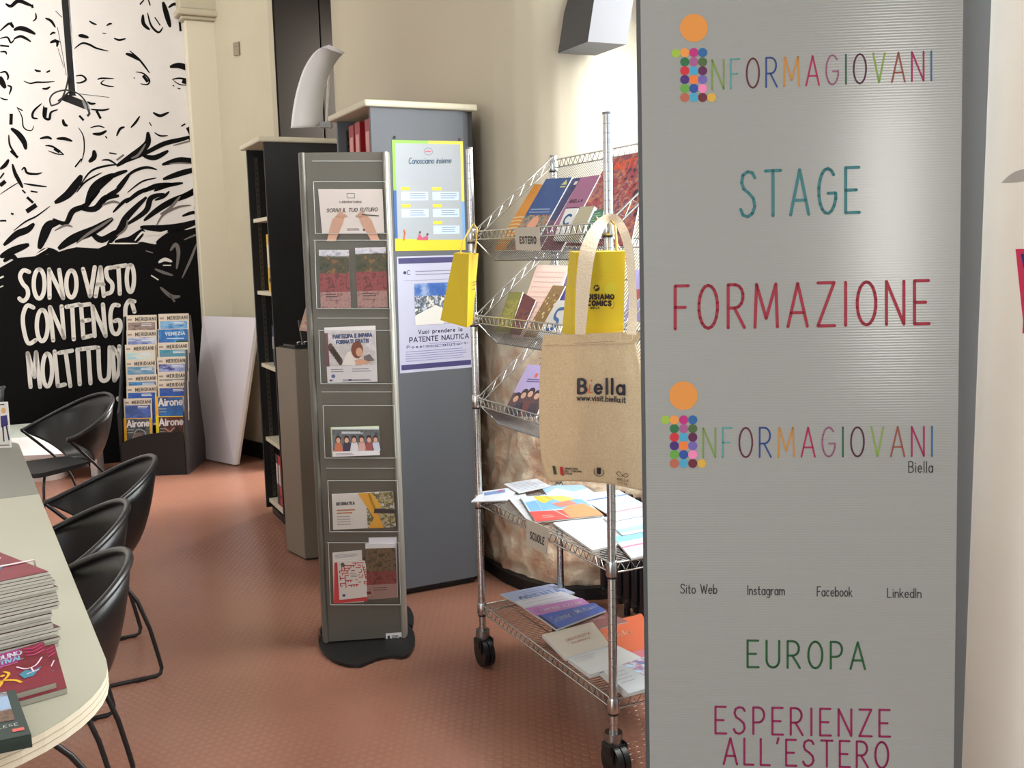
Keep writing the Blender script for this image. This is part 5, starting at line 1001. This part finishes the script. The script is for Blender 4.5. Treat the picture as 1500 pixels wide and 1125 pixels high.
# ================================================================== LEANING BOARD
c_ = [atY(297, 463, 7.66), atY(375, 465, 7.36), atz(343, 681, 0.01), atz(282, 668, 0.01)]
mb = MB(); Nn = (c_[1] - c_[0]).cross(c_[3] - c_[0]).normalized(); Nn = Nn if Nn.dot(CAM - c_[0]) > 0 else -Nn
mb.hexa(c_ + [q - Nn * .022 + V((.012, 0, 0)) for q in c_], mt((220, 215, 219), .6)); E2 = MB()
tag(mb.build('leaning_board', loc=c_[3]), 'blank pale grey board leaning against the pilaster beside the magazine rack', 'board')
E2.hexa([c_[1], c_[1] + V((.022, .01, 0)), c_[2] + V((.022, .01, 0)), c_[2]] + [q - Nn * .02 for q in (c_[1], c_[1] + V((.022, .01, 0)), c_[2] + V((.022, .01, 0)), c_[2])], mt((222, 220, 218), .5))
o = bpy.data.objects['leaning_board']; BASE[o.name] = o.location.copy(); E2.build('edge_strip', parent=o)

# ================================================================== MAGAZINE RACK
mo = V((-2.352, 6.985, 0)); mdv = V((.55, .03, 0)).normalized(); mbk = V((-mdv.y, mdv.x, 0))
mag = thing('magazine_rack', 'black floor rack of magazines in front of the mural', 'rack', mo - mdv * .25 + mbk * .2)
def mpx(u, v, o=0): return hit(u, v, mo - mbk * o, mbk)
ztop = mpx(278, 462, -.25).z
mb = MB(); BKR = mt((10, 10, 11), .6); SDR = mt((52, 47, 50), .5)
wM = .455
prs = [(0, 0), (0, .46), (.03, .5), (.285, ztop), (.34, ztop), (.46, .4), (.52, .15), (.50, 0)]   # (back, z) side profile
a0 = mo - mdv * wM; 
for x in (0, wM + .004):
    p1 = [a0 + mdv * x + mbk * b + ZV * z for b, z in prs]; p2 = [p + mdv * .012 for p in p1]; k = len(p1)
    mb.add(p1 + p2, [tuple(range(k)), tuple(range(k, 2 * k))[::-1]] + [(i, (i + 1) % k, k + (i + 1) % k, k + i) for i in range(k)], SDR if x else BKR)
mb.build('side_panel', parent=mag)
mb = MB(); fr = [a0, a0 + mdv * wM]; k = 10
front = []
zl, zr_ = mpx(180, 649).z, mpx(272, 634).z
for i in range(k + 1):
    t = i / k; z = zl * (1 - t) + zr_ * t + .03 * math.sin(math.pi * t) + (-.02 if i == 0 else 0); front.append((a0 + mdv * wM * t, z))
vs = []; 
for p, z in front: vs += [p, p + ZV * z, p + mbk * .012 + ZV * z, p + mbk * .012]
fs = []
for i in range(k):
    for q in range(4): fs.append((4 * i + q, 4 * i + (q + 1) % 4, 4 * i + 4 + (q + 1) % 4, 4 * i + 4 + q))
mb.add(vs, fs + [(0, 1, 2, 3), (4 * k, 4 * k + 3, 4 * k + 2, 4 * k + 1)], BKR); mb.build('front_panel', parent=mag)
mb = MB(); mb.hexa([a0 + mbk * .20 + ZV * .3, a0 + mdv * wM + mbk * .20 + ZV * .3, a0 + mdv * wM + mbk * .305 + ZV * ztop, a0 + mbk * .305 + ZV * ztop] + [q + mbk * .02 for q in (a0 + mbk * .20 + ZV * .3, a0 + mdv * wM + mbk * .20 + ZV * .3, a0 + mdv * wM + mbk * .305 + ZV * ztop, a0 + mbk * .305 + ZV * ztop)], BKR); mb.build('back_panel', parent=mag)
def mag_cover(kind, pcol, seed):
    def d(S, a):
        if kind == 'meridiani':
            S.rect(0, 0, 1, a, (206, 194, 176), 1); rnd = random.Random(seed)
            S.text('MERIDIANI', .3, .96, .2, .185, .11, .022, (60, 54, 52), 3, gap=.35); S.rect(.04, .12, .18, .18, (150, 130, 120), 2)
            S.rect(.05, .25, .95, a * .95, pic(pcol, 9, seed, (1, 1, 3)), 2); S.lines(.5, .92, .30, .35, 2, .025, (206, 210, 216), 3)
        else:
            S.rect(0, 0, 1, a, (226, 170, 30) if kind == 'air' else (230, 204, 30), 1); S.rect(.1, .03, .92, a * .97, pic(pcol, 9, seed), 2)
            S.text('Airone', .12, .9, .32, .29, .24, .05, (232, 232, 232), 3, gap=.2); S.lines(.12, .4, .42, .52, 2, .03, (150, 160, 160), 3)
            if seed == 22: S.stroke([(.2, a * .75), (.4, .50), (.55, .42), (.75, .52), (.85, a * .7)], .03, (170, 170, 160), 3, sm=True); S.disc(.5, .72, .2, (120, 96, 90), 3, 16)
            if seed == 23: S.disc(.4, .58, .14, (150, 60, 30), 3, 12); S.stroke([(.3, .4), (.45, .55), (.6, .4)], .04, (180, 150, 140), 4)
    return d
BL1 = [(30, 80, 140), (70, 130, 180), (40, 60, 100), (150, 180, 200)]
rows_l = [(461, 'm', [(110, 90, 80), (150, 130, 120), (80, 66, 60)], 'grey-brown'), (483, 'm', [(80, 96, 160), (150, 160, 190), (190, 196, 206)], 'violet-blue'), (504, 'm', [(150, 190, 196), (190, 206, 200), (206, 196, 176)], 'pale aqua'), (526, 'm', [(50, 110, 150), (90, 140, 170), (150, 160, 170)], 'steel-blue'), (548, 'm', [(30, 90, 150), (70, 140, 190), (40, 80, 120)], 'bright blue'), (564, 'm', [(20, 70, 150), (40, 90, 170), (20, 50, 110)], 'deep blue'), (583, 'm', [(40, 70, 150), (60, 80, 130), (70, 100, 180)], 'royal blue'), (612, 'air', [(30, 40, 50), (90, 90, 90), (50, 60, 80)], 'x')]
rows_r = [(459, 'm', [(80, 150, 200), (130, 180, 210), (60, 120, 180)], 'light blue'), (481, 'p', [(40, 110, 180), (30, 90, 160), (60, 140, 200)], 'plain azure'), (501, 'm', [(30, 110, 140), (60, 140, 160), (90, 130, 150)], 'sea-green'), (522, 'm', [(60, 60, 130), (150, 160, 200), (120, 140, 180)], 'indigo peak'), (544, 'm', [(120, 120, 120), (150, 146, 140), (90, 90, 96)], 'grey'), (557, 'm', [(20, 60, 150), (40, 90, 170), (60, 60, 90)], 'cobalt'), (580, 'air', [(30, 110, 180), (50, 90, 150), (30, 40, 60)], 'x'), (609, 'air2', [(40, 24, 20), (110, 50, 30), (60, 40, 36)], 'x')]
idx = 0
for col_, rows in ((0, rows_l), (1, rows_r)):
    for i, (v, kd, pc_, nm_) in enumerate(rows):
        o_b = -.245 + i * .0255
        u0, u1 = ((185, 229), (231, 275))[col_]; jit = [0, 0, -2, -1, 1, 0, -4, -4][i] if col_ == 0 else [1, 0, 0, -1, 0, 0, -4, -3][i]
        if col_ == 0 and i >= 6: u1 -= 3
        A_ = mpx(u0 + jit, v + 1, o_b); B_ = mpx(u1 + jit, v, o_b); dn = (-ZV - mbk * .12) * .285
        if A_.z - .285 < .14: dn = (-ZV - mbk * .12) * (A_.z - .14) 
        wdt = (B_ - A_)
        c_ = [A_, B_, B_ + dn, A_ + dn]
        kk = 'meridiani' if kd == 'm' else ('air' if kd == 'air' else 'air2')
        side = ('left', 'right')[col_]
        if kd == 'm': lab = f'travel magazine with a {nm_} cover, {side} column of the rack'
        elif kd == 'p': lab = 'plain azure magazine without a white band, right column of the rack'
        elif kd == 'air' and col_ == 0: lab = 'orange-edged nature magazine at the bottom of the left column'
        elif kd == 'air': lab = 'orange-edged nature magazine with a blue cover, right column'
        else: lab = 'yellow-edged nature magazine at the bottom of the right column'
        dr = mag_cover(kk, pc_, {('air', 0): 22}.get((kd, col_), 21 if kd == 'air' else 23 if kd == 'air2' else idx)) if kd != 'p' else (lambda S, a: (S.rect(.02, .02, 1, a, pic([(36, 106, 176), (30, 90, 160), (60, 140, 200)], 12, 3), 1), S.text('VENEZIA', .25, .9, .22, .21, .1, .03, (190, 214, 230), 2), S.lines(.3, .9, .33, .36, 1, .03, (190, 210, 226), 2), S.rect(.6, .4, 1, .6, (30, 70, 50), 2)))
        leaflet('magazine', lab, 'magazine', c_, .006, (206, 196, 180), dr, 'magazines in the floor rack', PAPER); idx += 1

# ================================================================== TABLES
TA = V((-.95, 2.12, 0)); tt = V((-.49, .872, 0)).normalized(); tn = V((tt.y, -tt.x, 0))
def TP(s, p, z=0): return TA + tt * s + tn * p + ZV * z
TOP = mt((172, 171, 153), .42, name='ivory_table_laminate'); EDG = mt((228, 220, 198), .5, name='pale_wood_edge'); EDL = mt((180, 168, 142), .5)
def table(label, s0, s1, near_round, far_round, m, legs):
    root = thing('long_table', label, 'table', TP((s0 + s1) / 2, -.45)); W = .95; r = .34; pts = []
    if near_round: pts += [(s0 + r - r * math.sin(a), -r + r * math.cos(a)) for a in [i * math.pi / 2 / 12 for i in range(12, -1, -1)]]
    else: pts.append((s0, 0))
    if far_round: pts += [(s1 - .12 + .12 * math.sin(a), -.12 + .12 * math.cos(a)) for a in [i * math.pi / 2 / 8 for i in range(9)]]
    else: pts.append((s1, 0))
    pts += [(s1, -W), (s0, -W)]
    def ring(off): return [TP(s, p) for s, p in pts]
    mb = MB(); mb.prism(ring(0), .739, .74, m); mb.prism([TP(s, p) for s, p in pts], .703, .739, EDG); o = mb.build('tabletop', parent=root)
    mb = MB(); q = [TP(s + (.0 if not near_round else 0), p) for s, p in pts]; c0 = TP((s0 + s1) / 2, -W / 2)
    for z in (.715, .727): mb.prism([c0 + (p - c0) * 1.0008 for p in q], z, z + .0012, EDL)
    mb.build('edge_layer', parent=root)
    for s, p in legs:
        mb = MB(); mb.cyl(TP(s, p, .0), TP(s, p, .703), .02, BLACKMETAL, 12); mb.cyl(TP(s, p, 0), TP(s, p, .01), .03, BLACKMETAL, 12); mb.build('leg', parent=root)
    return root
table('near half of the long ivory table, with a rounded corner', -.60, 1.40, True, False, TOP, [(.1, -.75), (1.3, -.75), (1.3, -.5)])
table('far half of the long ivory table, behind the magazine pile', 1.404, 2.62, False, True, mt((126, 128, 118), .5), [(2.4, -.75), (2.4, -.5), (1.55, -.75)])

# ---- far low white table
ft_ = thing('low_table', 'low white table on a round pedestal in front of the mural', 'table', atz(90, 690, 0))
zf = .40
q = [atz(8, 623, zf), atz(116, 614.5, zf), atz(137, 664, zf), atz(131, 668, zf), atz(104, 664, zf), atz(8, 669, zf)]
mb = MB(); mb.prism(q, zf - .02, zf, mt((206, 196, 192), .45)); mb.build('tabletop', parent=ft_, bev=.002)
q2 = [atz(9, 624, zf), atz(114.5, 616, zf), atz(121, 631, zf), atz(9, 643, zf)]
mb = MB(); mb.prism([V((p.x, p.y, 0)) for p in q2], zf + .0002, zf + .004, mt((176, 182, 170), .3)); mb.build('glass_strip', parent=ft_)
z2 = .40
mb = MB(); cc = atz(72, 700, 0) + V((-.03, .02, 0)); mb.cyl(cc, cc + ZV * (zf - .02), .145, mt((206, 196, 190), .5), 28); mb.build('pedestal', parent=ft_)
mb = MB(); mb.hexa([atY(128, 632, 7.0), atY(136.5, 628, 7.0), atY(138.5, 654, 7.0), atY(136, 654, 7.0)] + [atY(128, 632, 7.03), atY(136.5, 628, 7.03), atY(138.5, 654, 7.03), atY(136, 654, 7.03)], PAPER)
bx = thing('floor_box', 'small white box standing behind the low white table', 'box', atY(137, 654, 7.0)); mb2 = MB(); b0_ = atY(128, 630, 7.0); mb2.obox(V((b0_.x, 7.0, 0)), V((.05, 0, 0)), V((0, .12, 0)), ZV * b0_.z, PAPER); mb2.build('carton', parent=bx, bev=.003)

# ================================================================== CHAIRS
def make_chair():
    root = thing('tub_chair', 'x', 'chair', (0, 0, 0), 'black tub chairs along the tables')
    AM = math.radians(108); nA = 40
    def rim(a):   # a: 0 = back, +-AM = arm tips
        x = (.30 if math.cos(a) > 0 else .25) * math.cos(a); y = .275 * math.sin(a)
        return V((x, y, .60 + .18 * max(0, ((1 + math.cos(a)) / 2 - .345) / .655) ** 1.4))
    def tmax(a):
        q = max(0, (abs(a) - math.radians(48)) / (AM - math.radians(48))); return max(.04, 1 - q ** .75)
    J = 9; mb = MB(); vs = []
    for i in range(nA + 1):
        a = -AM + 2 * AM * i / nA; R_ = rim(a); tm = tmax(a)
        for j in range(J):
            t = tm * j / (J - 1); k = 1 - .42 * t ** 1.5; vs.append(V((R_.x * k - .02 * t, R_.y * k, R_.z + (.425 - R_.z) * math.sin(t * math.pi / 2))))
    mb.add(vs, [(i * J + j, i * J + j + 1, (i + 1) * J + j + 1, (i + 1) * J + j) for i in range(nA) for j in range(J - 1)], BLACKPLASTIC, True)
    o = mb.build('shell', parent=root); sdf = o.modifiers.new('thick', 'SOLIDIFY'); sdf.thickness = .006; sdf.offset = 0
    mb = MB(); mb.tube([rim(-AM + 2 * AM * i / nA) for i in range(nA + 1)], .0105, mt((30, 30, 32), .3), 8); mb.build('rim', parent=root)
    mb = MB(); pts = []
    for cx, cy, a0 in ((.05, .09, 0), (-.19, .15, 90), (-.19, -.15, 180), (.05, -.09, 270)):
        for q in range(5): a = math.radians(a0 + 90 * q / 4); pts.append(V((cx + .06 * math.cos(a), cy + .06 * math.sin(a), 0)))
    mb.prism(pts, .412, .436, mt((32, 32, 34), .6), True); mb.build('seat', parent=root)
    for sg in (-1, 1):
        y = sg * .233; tip = rim(sg * AM); mb = MB()
        mb.tube([tip, V((.0, sg * .25, .52)), V((.07, sg * .24, .445)), V((.12, sg * .234, .385)), V((.17, y, .30)), V((.205, y, .19)), V((.228, y, .08)), V((.236, y, .035)), V((.230, y, .014)), V((.215, y, .008)), V((-.20, y, .008)), V((-.222, y, .014)), V((-.228, y, .035)), V((-.22, y, .2)), V((-.20, sg * .215, .36)), V((-.18, sg * .19, .405)), V((-.14, sg * .12, .408))], .0075, BLACKMETAL, 8)
        leg = mb.build('leg', parent=root)
        for x in (.16, -.17): mb = MB(); mb.obox(V((x - .018, y - .01, 0)), V((.036, 0, 0)), V((0, .02, 0)), ZV * .012, BLACKPLASTIC); mb.build('glide', parent=leg)
    return root
ch = make_chair()
yawT = math.atan2(tn.y, tn.x)
labs = ['black tub chair nearest the camera, tucked under the rounded table corner', 'second black tub chair along the long ivory table', 'black tub chair at the far end of the long ivory table', 'black tub chair standing by the low white table near the mural', 'black tub chair cut off by the left edge, before the mural lettering']
for i, (s_, p_, dy) in enumerate([(.345, -.165, -.04), (.915, -.085, -.02), (1.62, .12, .0), (4.30, .36, .37), (4.3, -1.25, .9)]):
    o = ch if i == 0 else copy_tree(ch); o.location = TP(s_, p_); o.rotation_euler = (0, 0, yawT + dy); o['label'] = labs[i]
    if i == 3: q = atz(88, 678, .43); o.location = (q.x, q.y, 0)
    if i == 4: q = atz(2, 568, .78); o.location = (q.x - .27, q.y - .1, 0); o.rotation_euler.z = .4

# ================================================================== ON THE TABLE
def mag_draw(S, a):
    S.rect(0, 0, 1, a, pic([(112, 26, 38), (126, 32, 52), (104, 24, 32)], 10, 4), 1)
    S.poly([(.0, 0), (.62, 0), (.55, a * .3), (0, a * .34)], (150, 50, 120), 2)
    S.text('RADUNO', .05, .62, a * .16, a * .16, a * .10, .03, (206, 206, 214), 3, gap=.15); S.text('FESTIVAL', .05, .62, a * .28, a * .28, a * .09, .026, (120, 176, 196), 3, gap=.15); S.lines(.1, .6, a * .33, a * .34, 1, .02, (206, 120, 160), 3)
    for k, c in ((0, (196, 60, 130)), (1, (190, 50, 110)), (2, (206, 80, 140))): S.stroke([(.68, a * (.06 + .08 * k)), (.8, a * (.1 + .08 * k)), (.96, a * (.05 + .08 * k))], .03, c, 3, sm=True)
    Y_ = (226, 176, 40)
    S.stroke([(.05, a * .9), (.2, a * .74), (.26, a * .66), (.42, a * .72), (.5, a * .8)], .05, Y_, 3, sm=True); S.stroke([(.1, a * .58), (.24, a * .66), (.36, a * .54), (.3, a * .46)], .045, Y_, 3, sm=True); S.disc(.26, a * .55, .04, Y_, 4)
    S.poly([(.5, a * .62), (.62, a * .56), (.72, a * .62), (.86, a * .58), (.7, a * .74), (.56, a * .74)], (60, 130, 150), 3)
    S.stroke([(.5, a * .44), (.62, a * .54), (.78, a * .52), (.9, a * .38)], .03, (236, 200, 220), 4, sm=True); S.stroke([(.7, a * .54), (.72, a * .64)], .025, (236, 200, 220), 4); S.stroke([(.62, a * .66), (.8, a * .64)], .025, (236, 200, 220), 4); S.poly([(-.0, a * .6), (.05, a * .62), (.06, a * .8), (0, a * .86)], (226, 100, 60), 3)
# pile: near right corner on table
Pn = atz(88, 946, .74); rb = (atz(60, 953, .74) - Pn).normalized(); bk_ = V((-rb.y, rb.x, 0)); bk_ = bk_ if bk_.y > 0 else -bk_
bk_ = (bk_ + V((-.30, .0, 0))).normalized(); 
hq = hit(84, 836, V((Pn.x, Pn.y, 0)), V((0, 1, 0))).z; print('pile top', hq, rb, bk_)
npile = 24; th = (hq - .74) / npile; rnd = random.Random(3)
MS = mt((186, 187, 176), .8, bump=.4, bscale=900, name='magazine_pages'); CRI = mt((84, 34, 44), .45)
ords = ['bottom'] + ['%s from the bottom' % w_ for w_ in ('second', 'third', 'fourth', 'fifth', 'sixth', 'seventh', 'eighth', 'ninth', 'tenth', 'eleventh', 'twelfth')] + ['%s from the top' % w_ for w_ in ('twelfth', 'eleventh', 'tenth', 'ninth', 'eighth', 'seventh', 'sixth', 'fifth', 'fourth', 'third', 'second')] + ['top']
for i in range(npile):
    z = .74 + th * i
    so_ = (0.0 if i < 11 else .0) + rnd.uniform(-.004, .004) + (-.012 if 6 <= i < 12 else 0.004 if i >= 12 else 0); 
    if i > 17: so_ -= (i - 17) * .002
    p = Pn - rb * so_ + bk_ * rnd.uniform(-.003, .004)
    bend = .0
    c_ = [p + rb * .21 + bk_ * .285, p + bk_ * .285, p, p + rb * .21]
    c_ = [V((q.x, q.y, z + th * .93)) for q in c_]
    mb = MB(); mb.hexa(c_ + [q - ZV * th * .86 for q in c_], MS); mb.add([q + ZV * .0003 for q in c_], [(0, 1, 2, 3)], CRI); mb.add([q - ZV * (th * .88) for q in c_], [(0, 1, 2, 3)], CRI)
    if i == npile - 1: f_, a_ = bil([q + ZV * .0003 for q in c_]); mag_draw(Sheet(mb, f_, ZV, .0004), a_)
    tag(mb.build('magazine', loc=Pn + ZV * (z - .74)), 'crimson-covered magazine in the tall pile on the ivory table, ' + ords[i], 'magazine', 'tall pile of crimson magazines')
mb = MB(); zt_ = hq + .0015; p1 = Pn + bk_ * .10; ws = bk_ * .010
def strap_pt(x, z): return p1 + rb * x + ZV * (z - .74)
path = [(.214, .742), (.214, zt_), (-.0075 , zt_), (-.012, hq - .03)]
vs = []
for x, z in path: vs += [strap_pt(x, z), strap_pt(x, z) + ws]
mb.add(vs + [v + ZV * .001 for v in vs], [(2 * i, 2 * i + 1, 2 * i + 3, 2 * i + 2) for i in range(3)] + [(8 + 2 * i, 8 + 2 * i + 1, 8 + 2 * i + 3, 8 + 2 * i + 2) for i in range(3)], mt((226, 206, 206), .4))
tag(mb.build('packing_strap', loc=p1), 'white plastic strap round the tall magazine pile', 'strap')
for k_, (px, lab) in enumerate([([(10, 962), (80, 944), (98, 1008), (20, 1030)], 'crimson magazine lying under another, in front of the tall pile'), ([(-30, 968), (64, 940), (82, 1000), (-15, 1027)], 'crimson magazine with dancing figures, on top of the pair before the tall pile')]):
    th_ = .011; z = .74 + th_ * (k_ + 1) + .0005 * k_; c_ = [atz(u, v, z) for u, v in px]
    leaflet('magazine', lab, 'magazine', c_, th_ - .0008, (112, 28, 36), mag_draw, 'pair of crimson magazines', PAGES, face=ZV)
def green_draw(S, a):
    S.rect(0, 0, 1, a, (44, 62, 58), 1); S.rect(0, .05, .84, a * .66, pic([(90, 130, 190), (200, 206, 214), (110, 80, 66), (150, 176, 206)], 12, 5, (1, 1, 1)), 2); S.poly([(.0, a * .5), (.84, a * .42), (.84, a * .66), (0, a * .66)], pic([(90, 66, 54), (120, 90, 76), (60, 60, 40)], 40, 2), 3); S.poly([(.5, .04), (.72, .02), (.7, .2), (.52, .24)], (214, 80, 40), 3)
    S.text('BIELLESE', .3, .86, a * .8, a * .78, a * .05, .012, (206, 210, 206), 3); S.rect(.76, a * .84, .93, a * .9, (214, 100, 90), 3)
for k_ in range(5):
    th_ = .0085; z = .74 + th_ * (k_ + 1); dx = -1.0 * k_; c_ = [atz(u, v, z) for u, v in [(-60, 1024 - 0), (22 + dx * .0, 1010 + 9 - k_ * 2), (47 + dx * .3, 1088 - k_ * 3), (-60, 1110 - k_ * 3)]]
    leaflet('booklet', 'dark green booklet in the short pile at the left edge, ' + ['lowest of five', 'second from the bottom', 'the middle one', 'second from the top', 'topmost with a mountain picture'][k_], 'booklet', c_, th_ - .001, (44, 62, 58), green_draw if k_ == 4 else None, 'short pile of dark green booklets', mt((40, 56, 52), .5), face=ZV)
# small standing card
c_ = [atY(-18, 590, 4.0), atY(10, 589, 4.0), atY(15.5, 655, 4.0), atY(-15, 657, 4.0)]
zc = atY(5, 655, 4.0).z; print('card z', zc)
p_ = atz(8, 656, .7405); c_ = [atY(-18, 590, p_.y), atY(10, 589, p_.y), atY(15.5, 655, p_.y), atY(-15, 657, p_.y)]
for q in c_[2:]: q.z = .7405
leaflet('standing_card', 'white standing card with a blue-suited figure at the far end of the ivory table', 'card', c_, .01, (226, 222, 216), lambda S, a: (S.lines(.3, .95, a * .05, a * .07, 1, .05, (40, 40, 44)), S.disc(.8, a * .18, .12, (220, 170, 110), 2, 14, .15), S.poly([(.62, a * .3), (.95, a * .28), (.98, a * .5), (.62, a * .55)], (52, 44, 110), 2), S.poly([(.66, a * .52), (.74, a * .52), (.74, a * .86), (.68, a * .86)], (36, 34, 70), 2), S.poly([(.84, a * .5), (.92, a * .5), (.99, a * .82), (.93, a * .84)], (36, 34, 70), 2), S.lines(.3, .95, a * .94, a * .96, 1, .04, (60, 60, 60))))

# ================================================================== PENDANT
YP = 5.2
lamp = thing('pendant_fitting', 'black ceiling rod with a small fixture and looped cable, before the mural faces', 'lamp', atY(107, 160, YP))
mb = MB(); P0 = atY(107, 140, YP); mb.obox(P0 - V((.017, .01, 0)), V((.034, 0, 0)), V((0, .02, 0)), ZV * (4.2 - P0.z), BLACKMETAL); mb.build('rod', parent=lamp, bev=.002)
mb = MB(); a_, b_2 = atY(88, 146, YP), atY(124, 160, YP); mb.hexa([a_, atY(98, 138, YP), atY(119, 146, YP), b_2, a_ + V((0, .08, 0)), atY(98, 138, YP) + V((0, .08, 0)), atY(119, 146, YP) + V((0, .08, 0)), b_2 + V((0, .08, 0))], BLACKPLASTIC); mb.build('fixture', parent=lamp, bev=.003)
mb = MB(); cb = mt((50, 48, 48), .5)
def loop(px, r=.004): mb.tube([atY(u, v, YP + dy) for u, v, dy in px], r, cb, 6)
def sm3(px): a = smooth_line([(p[0], p[1]) for p in px], 5); return [(q[0], q[1], -.02 + .03 * math.sin(i)) if False else (q[0], q[1], -.02) for i, q in enumerate(a)]
loop(sm3([(75, 155), (73, 145), (80, 136), (95, 132), (108, 134), (118, 140), (126, 150), (129, 160)])); loop(sm3([(75, 155), (84, 152), (90, 146), (97, 128), (100, 112)])); loop(sm3([(85, 148), (95, 140), (104, 132)])); loop(sm3([(97, 110), (90, 70), (84, 40)]), .0015); loop(sm3([(129, 160), (131, 166), (128, 170)]), .006)
mb.build('cable', parent=lamp)
